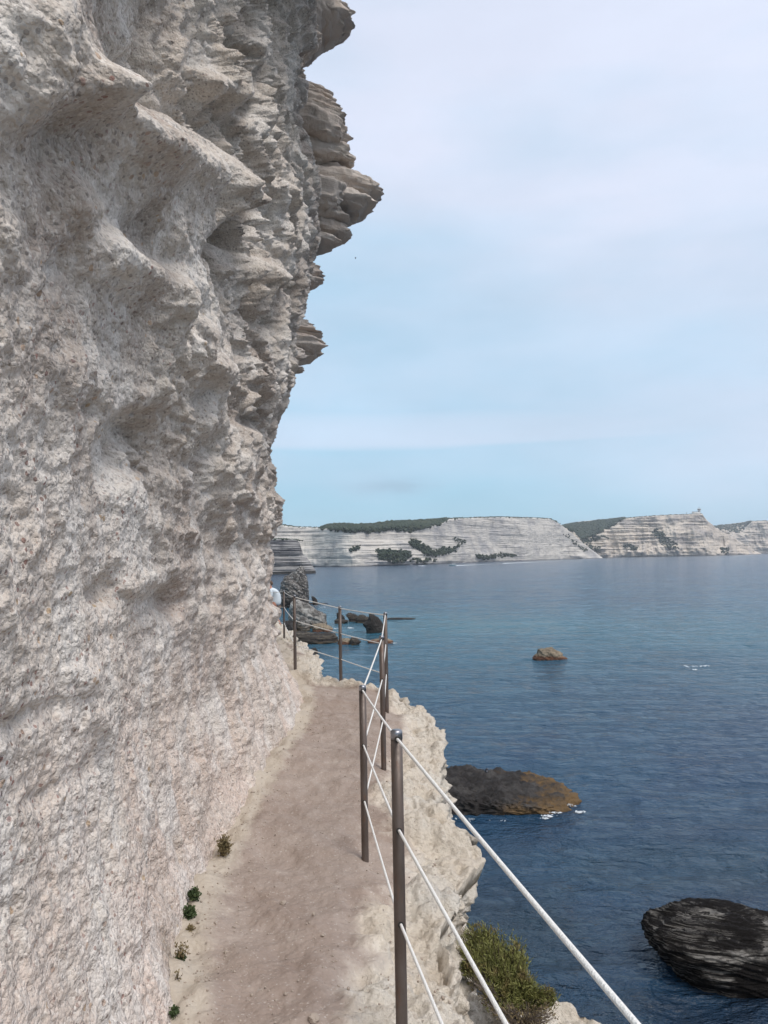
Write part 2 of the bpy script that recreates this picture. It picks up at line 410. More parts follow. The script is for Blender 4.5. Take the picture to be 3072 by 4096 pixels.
# ------------------------------------------------------------------ the near cliff
SIL = np.array([(-400, 1330), (0, 1268), (100, 1268), (170, 1271), (200, 1258), (222, 1212), (260, 1213), (300, 1222), (330, 1238), (360, 1235), (420, 1228), (550, 1240), (640, 1260), (700, 1283), (760, 1288), (840, 1270), (900, 1280), (960, 1285), (1000, 1272), (1040, 1262), (1060, 1260), (1150, 1240), (1180, 1237), (1205, 1229), (1245, 1226), (1265, 1222), (1290, 1205), (1330, 1190), (1380, 1186), (1440, 1196), (1480, 1195), (1490, 1183), (1515, 1185), (1545, 1181), (1560, 1165), (1610, 1158), (1635, 1149), (1660, 1130), (1700, 1115), (1755, 1104), (1785, 1085), (1810, 1090), (1820, 1081), (1850, 1090), (1870, 1105), (1910, 1109), (1940, 1109), (1950, 1099), (1970, 1110), (1990, 1130), (2003, 1143), (2012, 1138), (2025, 1131), (2095, 1132), (2105, 1119), (2115, 1109), (2150, 1106), (2162, 1084), (2190, 1083), (2212, 1094), (2232, 1100), (2245, 1097), (2252, 1102), (2260, 1097), (2300, 1089), (2330, 1081), (2370, 1080), (2385, 1090), (2396, 1096), (2405, 1089), (2420, 1097), (2432, 1122), (2445, 1128), (2462, 1126), (2490, 1108), (2500, 1098), (2512, 1110), (2526, 1128), (2536, 1126), (2547, 1112), (2560, 1104), (2620, 1130), (2700, 1160), (2740, 1185), (2850, 1212), (2900, 1190), (3100, 1150)], float)
_rr = ray(SIL[:, 1], SIL[:, 0]); _e = _rr[:, 2] / _rr[:, 1]; _r = _rr[:, 0] / _rr[:, 1]
_o = np.argsort(_e); SE, SR = _e[_o], _r[_o]
_k = np.ones(9) / 9
SEs = np.linspace(SE[0], SE[-1], 400); SRs0 = np.interp(SEs, SE, SR); SRs = np.convolve(np.pad(SRs0, 12, 'edge'), np.ones(25) / 25, 'valid')
def base_x(y):   # foot of the wall on the path
    return np.interp(y, [0, 2.0, 2.95, 3.6, 4.3, 5.0, 5.75, 6.6, 7.7, 9.0, 9.6, 12, 15.5, 20], [-.72, -.76, -.80, -.93, -1.0, -1.0, -.98, -.93, -.88, -.93, -1.03, -1.45, -2.1, -3.2])

def build_cliff():
    ys = np.concatenate([np.exp(np.linspace(math.log(.8), math.log(13.6), 860)), 13.6 + np.linspace(.08, 8, 70)])
    nr = 1150
    t = np.linspace(0, 1, nr)[:, None]
    eb = (7.9 - EYE) / ys; et = np.maximum(.86, 3.6 / ys)
    E = eb[None] + (et - eb)[None] * t
    Y = np.repeat(ys[None], nr, 0); Z = EYE + E * Y
    h = Z - path_z(Y)
    lean = np.interp(h, [-.6, 0, .25, .8, 1.6, 2.6, 4, 6, 10], [.12, 0, -.09, -.17, -.13, -.03, .02, .0, .0])
    xw = base_x(Y) + lean
    rs = np.interp(E, SEs, SRs)
    xf = Y * rs - .012 * np.minimum(Y - 11.3, 0) ** 2 - .05 * np.maximum(Y - 11.3, 0) ** 2 - .03
    wfar = sstep(4.2, 9.5, Y) * sstep(-.2, -.06, E)
    X = lerp(xw, xf, wfar)
    # --- natural relief
    D = np.zeros_like(X)
    up = sstep(.15, .5, E) ; farm = sstep(3.2, 6.5, Y)
    wx = .35 * fbm(X * .9, Y * .7, Z * .9, 3); wz = .3 * fbm(X * .9 + 9, Y * .7, Z * .9 + 4, 3)
    low = 1 - .62 * sstep(2.2, .9, h)      # the foot of the wall is rubbed smooth
    D += .10 * fbm(X * .8, Y * .55, Z * .7, 4)
    f1, f2 = worley((X + wx) * 2.0, (Y + wx) * 1.35, (Z + wz) * 1.25)
    bowl = np.clip(f1, 0, .75) ** 2
    D += (bowl - .2) * (.10 + .12 * up * farm + .06 * farm)
    f1, f2 = worley((X + wx * .6) * 5 + 3, (Y + wx) * 4.2, (Z + wz * .7) * 2.5)
    D += (np.clip(f1, 0, .75) ** 2 - .2) * (.045 + .11 * farm * (.5 + .5 * up))
    f1, f2 = worley((X + wx * .4) * 11 + 3, (Y + wx * .5) * 6.5, (Z + wz * .5) * 8.5)
    D += (np.clip(f1, 0, .75) ** 2 - .2) * (.022 + .05 * farm) * sstep(-.5, .3, fbm(X * 1.1 + 4, Y * .9, Z * 1.1, 3))
    D += .055 * ridged((X + wz) * 2, (Y + wx * 1.4 + .35 * Z) * 4.2, (Z + wz) * 1.0, 3) * farm * (.3 + 1.0 * up)
    bed = (1 - up) * sstep(2.0, 4.0, Y)
    D += .03 * fbm(X * .8, Y * .8, (Z + .2 * wz) * 9, 3) * bed
    rg = ridged(X * 1.6, (Y + wx) * 2.6, (Z + wz) * .9, 4)
    D += .03 * rg * (.35 + farm)
    D += .04 * fbm(X * 5, Y * 3.5, Z * 5, 4) * (.7 + .7 * farm)
    D += .018 * ridged(X * 9, Y * 6, Z * 9, 3) * (.5 + farm)
    D *= low
    # beds on the far corner
    st = perlin(X * .3, Y * .3, Z * 3.1) + .6 * perlin(X * .3 + 5, Y * .4, Z * 8.0)
    D += .07 * st * sstep(7, 10.5, Y) * sstep(.02, .25, E)
    D += .05 * fbm(X * 1.2, Y * 1.2, Z * 5, 3) * sstep(7, 10, Y) * (1 - sstep(.0, .25, E))
    # flutes at the foot of the wall
    fl = sstep(1.3, .3, h) * sstep(3, 5, Y)
    D += .05 * ridged(X * .4, Y * 3.6, Z * .5, 3) * fl
    D += .022 * fbm(X, Y * 9, Z * 1.2, 3) * sstep(1.8, .8, h)
    D *= lerp(1, .45, sstep(.35, .0, h))
    nx, ny, nz = .97, -.12 - .2 * wfar, -.05
    D0 = D; DS = np.zeros_like(D)
    S = [([(230, 60), (330, 300)], 190, .16), ([(300, 470)], 130, -.05), ([(120, 520)], 120, -.05),
         ([(440, 380), (640, 540), (800, 640), (950, 700)], 95, .17), ([(520, 620), (760, 860)], 90, .03),
         ([(980, 740), (1030, 800)], 45, .16), ([(430, 950), (520, 1050)], 100, -.10), ([(690, 1240)], 60, -.09),
         ([(330, 760), (400, 850)], 60, .05),
         ([(600, 980), (780, 1160), (860, 1330), (900, 1480)], 90, .15), ([(860, 1500), (860, 1700)], 80, .06), ([(500, 1800)], 130, -.13), ([(560, 1690)], 60, -.06), ([(310, 1640)], 45, -.07), ([(690, 1700), (700, 1900)], 50, .05),
         ([(790, 1400)], 50, -.05), ([(760, 1560)], 55, -.06), ([(900, 1900), (1000, 1850)], 70, .07), ([(980, 2000)], 60, -.06), ([(1040, 1980), (1080, 2010)], 40, .1),
         ([(600, 2400)], 60, -.07), ([(560, 2330), (650, 2320)], 50, .05), ([(880, 2210), (960, 2180)], 60, -.06), ([(700, 2260)], 60, .04),
         ([(430, 2310), (330, 2380)], 50, -.06), ([(0, 2920), (170, 2830), (330, 2790)], 50, -.025), ([(100, 3210), (280, 3110), (350, 3060)], 45, -.02), ([(380, 2720), (420, 2900)], 60, .04),
         ([(1050, 2930), (1060, 3080)], 26, -.07), ([(960, 2990), (960, 3120)], 22, -.04), ([(1000, 2930), (1000, 3060)], 26, .04), ([(1120, 2900), (1130, 3020)], 22, .03), ([(830, 3100), (780, 3420)], 40, .04), ([(740, 3500), (680, 3700)], 40, .03),
         ([(870, 420), (860, 560)], 60, -.1), ([(600, 180), (650, 60)], 30, .1), ([(760, 250), (770, 450)], 26, .08), ([(960, 160), (930, 300)], 30, .1), ([(690, 240), (720, 420)], 40, -.08), ([(560, 60), (520, 220)], 40, -.06),
         ([(1090, 330), (1130, 380)], 60, .22), ([(1040, 280), (1020, 420)], 40, -.18), ([(1160, 180), (1170, 360)], 36, .16),
         ([(1000, 900), (900, 930)], 60, -.14), ([(1080, 740), (1120, 690)], 34, .14), ([(950, 830), (1030, 800)], 34, .08),
         ([(830, 1010), (830, 1110)], 34, -.12), ([(1120, 1140)], 36, -.2), ([(1150, 1060), (1190, 1110)], 36, .14), ([(960, 1410)], 40, -.12), ([(1060, 1300)], 30, -.1), ([(1010, 1690)], 36, -.12), ([(1090, 1100), (1020, 1040)], 30, .08)]
    rsv = np.interp(E, SE, SR)
    if True:
        Xc = X + (D0 + DS) * nx; Yc = Y + (D0 + DS) * ny; Zc = Z + (D0 + DS) * nz
        U, V = proj(np.stack([Xc, Yc, Zc], -1).reshape(-1, 3)); U = U.reshape(X.shape).astype(F32); V = V.reshape(X.shape).astype(F32)
        D = np.zeros_like(D0)
        for pts, r, a in S:
            # a bulge moves outwards, that is to the right in the view: start it further left
            pts = [(u - 1.0 * a * FPX / min(9.0, max(2.0, .98 * FPX / max(60, 1536 - u))), v) for u, v in pts]
            d = seg_dist(U, V, pts)
            D += 1.0 * a * np.exp(-(d / r) ** 2)
        # recesses set back behind the diagonal rib and behind the near boulder
        D -= .36 * sstep(-35, 95, poly_sd(U, V, [(440, -400), (395, 60), (425, 200), (465, 335), (620, 440), (760, 500), (900, 590), (985, 645), (1022, 770), (940, 870), (850, 960), (830, 1020), (1400, 1150), (1400, -400)])) * (1 - .6 * sstep(1000, 1200, U))
        D -= .20 * sstep(-15, 60, poly_sd(U, V, [(835, 1000), (850, 1100), (880, 1200), (925, 1350), (935, 1450), (900, 1600), (930, 1720), (1400, 1750), (1400, 1000)])) * (1 - .7 * sstep(980, 1150, U))
        D -= .06 * sstep(-25, 60, poly_sd(U, V, [(390, 1960), (370, 1820), (410, 1700), (520, 1630), (640, 1640), (660, 1760), (600, 1900), (480, 1960)]))
        D -= .05 * sstep(-30, 80, poly_sd(U, V, [(330, 870), (420, 830), (520, 900), (590, 1030), (540, 1080), (400, 1020)]))
        # beds that show on the face beside the ledges
        lw = .6 * fbm(Xc * .8, Yc * .8, Zc * .8, 3)
        D += (.07 * layers(Zc * 7.5 + 1.6 * lw + .35 * Yc, 5) + .04 * layers(Zc * 17 + 3 * lw, 8)) * sstep(6.2, 9, Yc) * sstep(-.3, .3, fbm(Xc * .7 + 3, Yc * .7, Zc * .9, 3))
        D += .016 * layers(Zc * 9 + 2 * lw, 15) * sstep(3.2, 5, Yc) * sstep(-.2, .4, fbm(Xc * .9 + 7, Yc * .7, Zc * .9, 3)) * sstep(3.5, 1.5, h)
        bm_ = sstep(1030, 1120, U) * sstep(420, 520, V) * sstep(1020, 940, V)
        D += .06 * ridged(Xc * .6, Yc * .8, Zc * 3.4 + .5 * Yc + .5 * fbm(Xc, Yc, Zc, 2), 3) * bm_
        D = D * lerp(1, .45, sstep(.35, .0, h))
        DS = D
    D = D0 + DS
    X = X + D * nx; Y2 = Y + D * ny; Z2 = Z + D * nz
    # --- make the far edge follow the traced profile
    for it in range(3):
        e = (Z2 - EYE) / Y2; rho = X / Y2
        lo, hi = -.2, .9; nb = 420
        b = np.clip(((e - lo) / (hi - lo) * nb).astype(int), 0, nb - 1)
        Mx = np.full(nb, -9.); sel = Y2 > 3.0
        np.maximum.at(Mx, b[sel], rho[sel])
        cen = lo + (np.arange(nb) + .5) * (hi - lo) / nb
        tgt = np.interp(cen, SE, SR)
        dl = np.where(Mx > -5, tgt - Mx, 0)
        dl = np.convolve(np.pad(dl, 1, 'edge'), [.25, .5, .25], 'valid')
        cor = np.interp(e, cen, dl)
        wide = np.convolve(np.pad(dl, 12, 'edge'), np.ones(25) / 25, 'valid'); corw = np.interp(e, cen, wide)
        wB = sstep(4.5, 9.0, Y2) * sstep(-.17, -.09, e); wN = sstep(8.2, 10.3, Y2) * sstep(-.17, -.09, e)
        X = X + Y2 * (corw * wB + (cor - corw) * wN)
    # --- grit: pebbles standing proud
    near = sstep(7, 3, Y)
    f1, f2 = worley(X * 42, Y * 42, Z * 42, .8)
    keep = sstep(-.25, .35, fbm(X * 2.2, Y * 2.2, Z * 2.2, 3))
    X += (.45 - np.clip(f1, 0, .7)) * .008 * near * (.25 + .75 * keep) * (1 - .4 * sstep(2, .8, h))
    f1, f2 = worley(X * 17 + 5, Y * 17, Z * 17, .8)
    X += (.45 - np.clip(f1, 0, .7)) * .012 * (.3 + .7 * keep) * sstep(11, 5, Y) * (1 - .5 * sstep(2, .8, h))
    X += .010 * fbm(X * 22, Y * 16, Z * 22, 3)
    P = np.stack([X, Y2, Z2], -1)
    # upper part of the cliff, out of the picture: leaning back
    top = P[-1]
    ext = []
    for k in range(1, 14):
        q = top.copy(); q[:, 2] += .75 * k; q[:, 0] -= .01 * k ** 2 + .3 * (fbm(q[:, 0] * .5, q[:, 1] * .5, q[:, 2] * .5, 3)) * min(1, k / 3)
        ext.append(q)
    q = ext[-1].copy(); q[:, 0] -= 9; q[:, 2] += 1; ext.append(q)
    P = np.concatenate([P, np.array(ext)], 0)
    F = grid_faces(P.shape[0], P.shape[1])
    o = new_mesh('cliff', P.reshape(-1, 3), F, M['cliff'])
    return tag(o, 'pitted pale grey sandstone cliff leaning over the path', 'cliff', kind='structure')
CLIFF = build_cliff()

# layered ledges that stick out of the cliff's far corner
def slab(name, pts_top, pts_bot, y, depth, seed, parent, jag=.10):
    """a bed of stone: upper and lower outline in photo pixels from the wall to the tip, thickness along the view"""
    n = 90; m = 64
    pt = np.array(pts_top, float); pb = np.array(pts_bot, float)
    def res(p):
        L = np.concatenate([[0], np.cumsum(np.hypot(*np.diff(p, axis=0).T))]); s = np.linspace(0, L[-1], n)
        return np.stack([np.interp(s, L, p[:, 0]), np.interp(s, L, p[:, 1])], -1)
    a = at_depth(*res(pt).T, y); b = at_depth(*res(pb).T, y)
    c = (a + b) / 2; hh = (a - b) / 2 * np.where(np.arange(n) > 0, .88, 1)[:, None]
    s = np.linspace(0, 1, n); dp = depth * (1 - .75 * s ** 2)
    rows = []
    for k in range(n):
        th = np.linspace(0, 2 * math.pi, m, endpoint=False)
        sq = lambda v: np.sign(v) * np.abs(v) ** .6
        r = c[k][None] + hh[k][None] * sq(np.sin(th))[:, None] + np.array([[-.15, 1, 0]]) * dp[k] * sq(np.cos(th))[:, None]
        rows.append(r)
    P = np.array(rows); q = P + seed * 3.7
    z = q[..., 2]
    nrm = P - c[:, None]; nrm /= np.linalg.norm(nrm, axis=-1, keepdims=True) + 1e-6
    d = .04 * fbm(q[..., 0] * 3.5, q[..., 1] * 3.5, z * 6, 4) + .03 * ridged(q[..., 0] * 1.6, q[..., 1] * 1.6, z * 9 + .4 * fbm(q[..., 0] * 2, q[..., 1] * 2, z, 2), 3) + .022 * fbm(q[..., 0] * 4, q[..., 1] * 4, z * 30, 3) + .022 * ridged(q[..., 0] * 4, q[..., 1] * 4, z * 22, 3)
    sz = np.minimum(1, np.linalg.norm(hh, axis=1) / .12)[:, None]
    wz_ = .5 * fbm(q[..., 0] * 1.3, q[..., 1] * 1.3, z * .6, 3)
    d = d * .75 + .09 * layers(P[..., 2] * 13 + wz_ * 2.2, 3) + .06 * layers(P[..., 2] * 27 + wz_ * 3, 9)
    P = P + nrm * (d * sz)[..., None]
    P[..., 0] += (.16 * layers(P[..., 2] * 13 + wz_ * 2.2, 21)) * (s[:, None] ** 1.2)
    P[..., 0] += (jag * fbm(q[..., 1] * 6, q[..., 2] * 14, q[..., 2] * 3, 3)) * (s[:, None] ** 1.5)
    P = np.concatenate([P, np.repeat(P[-1].mean(0)[None, None], m, 1)], 0)
    P = np.concatenate([P, P[:, :1]], 1)
    F = grid_faces(P.shape[0], P.shape[1])
    o = new_mesh(name, P.reshape(-1, 3), F[:, ::-1], M['strata'], True, parent)
    return o
LEDGES = [
 ([(1230, -60), (1330, -60), (1354, -30), (1355, 40)], [(1230, 60), (1300, 60), (1350, 50), (1355, 45)], 13.2, .8),
 ([(1240, 20), (1290, 22), (1340, 42), (1372, 65), (1388, 95)], [(1240, 200), (1275, 168), (1320, 152), (1360, 138), (1388, 100)], 12.6, .8),
 ([(1330, 60), (1375, 48), (1392, 47), (1402, 58)], [(1330, 95), (1375, 85), (1392, 74), (1402, 62)], 12.9, .3),
 ([(1200, 130), (1250, 125), (1272, 160)], [(1200, 230), (1235, 215), (1270, 185)], 12.2, .6),
 ([(1225, 365), (1265, 360), (1285, 375), (1305, 390)], [(1225, 400), (1260, 398), (1300, 400), (1305, 395)], 12.9, .5),
 ([(1225, 382), (1280, 398), (1318, 418), (1335, 440)], [(1225, 440), (1280, 430), (1320, 445), (1335, 444)], 12.7, .6),
 ([(1225, 415), (1270, 428), (1330, 450), (1365, 455), (1374, 475)], [(1225, 500), (1290, 495), (1350, 492), (1374, 482)], 12.5, .7),
 ([(1230, 470), (1320, 480), (1362, 490), (1372, 520), (1374, 545)], [(1230, 600), (1300, 610), (1350, 600), (1374, 550)], 12.3, .8),
 ([(1300, 545), (1380, 545), (1391, 560)], [(1300, 600), (1372, 600), (1391, 570)], 12.7, .4),
 ([(1260, 590), (1340, 602), (1388, 606), (1395, 635), (1411, 645)], [(1260, 690), (1340, 668), (1395, 666), (1411, 655)], 12.5, .6),
 ([(1270, 660), (1350, 668), (1380, 680)], [(1270, 720), (1330, 710), (1380, 685)], 12.8, .4),
 ([(1250, 715), (1330, 711), (1405, 722), (1440, 735), (1478, 750), (1492, 766), (1520, 778)], [(1250, 870), (1340, 850), (1420, 820), (1470, 812), (1490, 802), (1512, 796), (1521, 784)], 12.9, .9),
 ([(1240, 735), (1340, 738), (1362, 765), (1365, 810)], [(1240, 880), (1310, 880), (1345, 860), (1365, 815)], 12.1, .7),
 ([(1280, 800), (1400, 790), (1470, 800), (1488, 825)], [(1280, 890), (1360, 872), (1430, 868), (1488, 832)], 12.6, .8),
 ([(1270, 850), (1360, 860), (1401, 872), (1402, 885)], [(1270, 920), (1340, 905), (1390, 893), (1402, 889)], 12.4, .7),
 ([(1260, 900), (1355, 905), (1385, 918), (1412, 938)], [(1260, 985), (1320, 978), (1370, 962), (1412, 944)], 12.6, .7),
 ([(1260, 960), (1340, 958), (1352, 972)], [(1260, 1000), (1310, 992), (1352, 978)], 12.3, .5),
 ([(1235, 1060), (1275, 1078), (1293, 1105)], [(1235, 1140), (1270, 1122), (1293, 1110)], 12.4, .5),
 ([(1220, 1110), (1262, 1115), (1270, 1125)], [(1220, 1155), (1245, 1146), (1270, 1130)], 12.2, .4),
 ([(1180, 1280), (1222, 1284), (1242, 1300)], [(1180, 1312), (1225, 1306), (1242, 1303)], 12.9, .4),
 ([(1180, 1298), (1240, 1304), (1264, 1312), (1263, 1330)], [(1180, 1345), (1225, 1340), (1263, 1334)], 12.7, .6),
 ([(1180, 1325), (1250, 1332), (1277, 1340)], [(1180, 1365), (1250, 1353), (1277, 1344)], 12.8, .5),
 ([(1180, 1350), (1250, 1358), (1290, 1375), (1304, 1390)], [(1180, 1425), (1240, 1415), (1295, 1402), (1304, 1393)], 12.5, .6),
 ([(1180, 1395), (1260, 1400), (1289, 1420)], [(1180, 1452), (1240, 1445), (1289, 1424)], 12.7, .5),
 ([(1165, 1395), (1200, 1400), (1215, 1420)], [(1165, 1460), (1200, 1450), (1215, 1425)], 12.0, .4),
 ([(1170, 1450), (1195, 1455), (1200, 1470)], [(1170, 1490), (1190, 1486), (1200, 1475)], 12.0, .4),
]
for k, (a, b, y, dp) in enumerate(LEDGES):
    slab('ledge', [(a[0][0] - 110, a[0][1] - 8)] + a, [(b[0][0] - 110, b[0][1] + 8)] + b, y, dp, k, CLIFF)

# ------------------------------------------------------------------ path and limestone edge (one surface, split in two objects)
def edge_pts():
    L = [(1160, 2556, 8.42), (1192, 2566, 8.45), (1215, 2572, 8.45), (1231, 2596, 8.42), (1232, 2612, 8.40), (1268, 2634, 8.42), (1288, 2650, 8.42), (1276, 2676, 8.38), (1274, 2690, 8.36), (1268, 2712, 8.38), (1264, 2732, 8.40)]
    a = [at_z(u, v, z) for u, v, z in L]
    R = [(1305, 2733, 8.42), (1330, 2745, 8.42), (1400, 2753, 8.43), (1450, 2757, 8.43), (1500, 2760, 8.43), (1555, 2770, 8.43), (1588, 2785, 8.4), (1611, 2803, 8.38), (1636, 2825, 8.35), (1652, 2842, 8.33), (1695, 2842, 8.32), (1692, 2866, 8.30), (1722, 2888, 8.28), (1748, 2908, 8.28), (1772, 2936, 8.27), (1776, 2966, 8.26), (1788, 2984, 8.22), (1764, 3006, 8.24), (1760, 3030, 8.24), (1784, 3058, 8.2), (1758, 3085, 8.22), (1752, 3115, 8.22), (1765, 3175, 8.25), (1766, 3195, 8.27), (1742, 3232, 8.28), (1752, 3258, 8.28), (1774, 3300, 8.28), (1822, 3338, 8.26), (1830, 3356, 8.26), (1878, 3358, 8.24), (1918, 3380, 8.2), (1924, 3440, 8.18), (1938, 3483, 8.15), (1900, 3520, 8.15), (1860, 3560, 8.18), (1806, 3592, 8.2), (1812, 3615, 8.2), (1832, 3660, 8.18), (1815, 3690, 8.15), (1790, 3716, 8.15), (1760, 3740, 8.2), (1760, 3800, 8.2), (1790, 3900, 8.2), (1830, 4060, 8.2), (1880, 4300, 8.2), (1900, 4700, 8.2)]
    b = [at_z(u, v, z) for u, v, z in R]
    return np.array(a), np.array(b)
EA, EB = edge_pts()
def build_ground():
    # ---- near part: columns along y
    o = np.argsort(EB[:, 1]); ye, xe_, ze_ = EB[o, 1], EB[o, 0], EB[o, 2]
    # two stretches of edge joined: y below ~9.7 from EB, beyond from EA
    oa = np.argsort(EA[:, 1]); ya, xa, za = EA[oa, 1], EA[oa, 0], EA[oa, 2]
    keep = ya > ye[-1] + .05
    ycat = np.concatenate([[-3, 0], ye, ya[keep], [18, 26]]); xcat = np.concatenate([[.9, .75], xe_, xa[keep], [-2.1, -3.8]]); zcat = np.concatenate([[8.2, 8.2], ze_, za[keep], [8.3, 8.1]])
    ys = np.concatenate([np.linspace(-2.5, .9, 40), np.exp(np.linspace(math.log(1.0), math.log(12.0), 900)), np.linspace(12.05, 24, 120)])
    xe = np.interp(ys, ycat, xcat); ze = np.interp(ys, ycat, zcat)
    zp = path_z(ys)
    xw = base_x(ys) - .45
    # bench below the edge for the shrub (only near)
    nb = sstep(5.3, 4.9, ys)
    n1, n2, n3, n4 = 210, 110, 80, 60
    rows = []
    e1 = 1.35 * lerp(.55, 1, nb)
    def P(x, z): return np.stack([x, ys, z], -1)
    p0 = P(xw, zp); p1 = P(xe, ze)
    p1b = P(xe + .01, ze - lerp(.2, .09, nb)); p2 = P(lerp(xe + .04, np.minimum(xe + .02, .37), nb), ze - lerp(.6, .30, nb)); p2b = P(lerp(xe + .06, np.minimum(xe + .06, .42), nb), ze - lerp(1.0, .80, nb))
    xb = np.interp(ys, [-3, 2.5, 3.6, 4.2, 4.5, 4.78, 4.95, 5.1, 5.3], [2.2, 2.15, 1.98, 1.76, 1.52, 1.22, .98, .74, .6])
    p3 = P(lerp(xe + .25, np.maximum(xb, xe + .1), nb), lerp(ze - 2.4, 7.36 - .06 * (xb - .3), nb))
    p4 = P(p3[:, 0] + lerp(.5, .35, nb), lerp(ze - 5, ze * 0 + 5.2, nb)); p5 = P(p4[:, 0] + 1.0, ze * 0 - 1.2)
    segs = [(p0, p1, n1), (p1, p1b, 36), (p1b, p2, 60), (p2, p2b, 60), (p2b, p3, n3), (p3, p4, 40), (p4, p5, 50)]
    G = []; T = []
    for k, (a, b, n) in enumerate(segs):
        for t in np.linspace(0, 1, n, endpoint=(k == len(segs) - 1)):
            if k == 0:   # path sags a little, rolls down towards the edge
                q = a + (b - a) * t
                G.append(q); T.append(np.full(len(ys), t))
            else:
                G.append(a + (b - a) * t); T.append(np.full(len(ys), 1 + k - 1 + t))
    G = np.array(G); T = np.array(T)
    # path cross profile: stays level then falls to the edge height
    t = np.clip(T, 0, 1); m = T <= 1
    prof = sstep(.62, 1.0, t)
    G[..., 2] = np.where(m, lerp(zp[None], ze[None], prof), G[..., 2])
    # smooth the sharp profile corners
    for _ in range(5):
        G[1:-1] = .25 * G[:-2] + .5 * G[1:-1] + .25 * G[2:]
    X, Y, Z = G[..., 0].copy(), G[..., 1].copy(), G[..., 2].copy()
    # limestone mask: near the edge and beyond; on the far stretch nearly everything
    wid = np.interp(ys, [0, 3, 4.5, 6, 8.4, 9.2, 9.6, 10, 24], [.5, .45, .45, .5, .38, .18, .10, .3, .35])
    dist = (xe[None] - X)
    edge = sstep(wid[None] * 1.15, wid[None] * .55, dist + .16 * fbm(X * 2.2, Y * 1.6, Z * 2, 4)); edge = np.where(T > 1, 1, edge)
    foot = sstep(.30, .0, X - base_x(ys)[None])
    # normals
    du = np.gradient(G, axis=1); dv = np.gradient(G, axis=0)
    N = np.cross(du, dv); N /= np.linalg.norm(N, axis=-1, keepdims=True) + 1e-9
    N = np.where((N[..., 2:3] < 0) & (T[..., None] <= 1), -N, N)
    if N[5, 400, 2] < 0: N = -N
    f1, f2 = worley(X * 3.3, Y * 2.7, Z * 3.3); g1, g2 = worley(X * 8 + 3, Y * 6.5, Z * 9); k1, k2 = worley(X * 20 + 3, Y * 17, Z * 20)
    D = edge * (.15 * (.40 - np.clip(f1, 0, .85) ** 2) + .085 * (.4 - np.clip(g1, 0, .85) ** 2) + .026 * (.4 - np.clip(k1, 0, .85) ** 2) + .05 * fbm(X * 2, Y * 2, Z * 2, 4) + .03 * ridged(X * 6, Y * 6, Z * 12, 4) + .012 * fbm(X * 24, Y * 24, Z * 24, 3))
    lay = perlin(X * .6, Y * .6, Z * 6) + .6 * perlin(X * .8, Y * .8, Z * 13)
    D += edge * .05 * lay * sstep(.9, 1.05, T)
    D += (1 - edge) * (.032 * fbm(X * 1.6, Y * 1.1, Z, 4) + .015 * fbm(X * 6, Y * 5, Z, 3) + .018 * ridged(X * 2.4, Y * 1.7 + X, Z, 3) + .003 * fbm(X * 30, Y * 30, Z, 3))
    D += foot * .05 * sstep(-.2, .5, fbm(X * 3, Y * 2, Z, 3))
    Nn = N.copy(); Nn[..., 1] *= .4
    G2 = np.stack([X, Y, Z], -1) + Nn * D[..., None]
    # ribs running into the path at the foot of the wall
    nr, nc = T.shape
    F = grid_faces(nr, nc)
    V = G2.reshape(-1, 3)
    # the flat cove where the railing turns: let edge drop be clean
    ef = edge.reshape(-1)[F].mean(1)
    isr = ef > .5
    objs = []
    for nm, sel, lab in (('path', ~isr, 'trodden beige dust path between the cliff and the steel railing'), ('rock_edge', isr, 'cream knobbly limestone edge that drops from the path to the sea')):
        f = F[sel]; used = np.unique(f); mp = np.full(len(V), -1, np.int32); mp[used] = np.arange(len(used))
        o = new_mesh(nm, V[used], mp[f], M['ground'])
        for an, arr in (('edge', edge), ('foot', foot)):
            at = o.data.attributes.new(an, 'FLOAT', 'POINT'); at.data.foreach_set('value', arr.reshape(-1)[used].astype(F32))
        tag(o, lab, nm.replace('_', ' '), kind='structure'); objs.append(o)
    return G2, T
GRD, GT = build_ground()
from mathutils.kdtree import KDTree
_gm = GRD[(GT < 1.3)]; _gm = _gm[::5]
_kd = KDTree(len(_gm))
for i, p in enumerate(_gm): _kd.insert((p[0], p[1], 0), i)
_kd.balance()
def ground_z(x, y): return float(_gm[_kd.find((x, y, 0))[1]][2])

# ------------------------------------------------------------------ railing
M['steel'] = None
def m_steel():
    t = NT('weathered_steel')
    n = t.noise(14, 4, .6, t.P((1, 1, .25)))
    c = t.mix(t.ramp(n, [(.35, 0), (.7, 1)]), (.10, .075, .062), (.15, .125, .112))
    c = t.mix(t.math('MULTIPLY', t.ramp(t.noise(32, 5, .7, t.P((1, 1, .4))), [(.55, 0), (.72, 1)]), .6), c, (.17, .085, .05))
    rg = t.ramp(t.noise(60, 3), [(.3, .42), (.7, .6)])
    return t.out(c, rg, None, .45)
M['steel'] = m_steel(); M['cap'] = plain('bright_steel', (.30, .30, .32), .3, .9, None, .1, 30); M['dark'] = plain('black_hole', (.02, .018, .016), .7)
def m_rope():
    t = NT('white_rope')
    t.pos = t.n('ShaderNodeTexCoord').outputs['Object']
    w = t.n('ShaderNodeTexVoronoi'); w.inputs['Scale'].default_value = 260; t.lk(t.P(), w.inputs['Vector'])
    c = t.mix(t.noise(90, 3), (.70, .68, .64), (.82, .81, .78))
    return t.out(c, .8, t.bump(w.outputs['Distance'], .6, .003))
M['rope'] = m_rope()
HOLES = (.953, .644, .33)
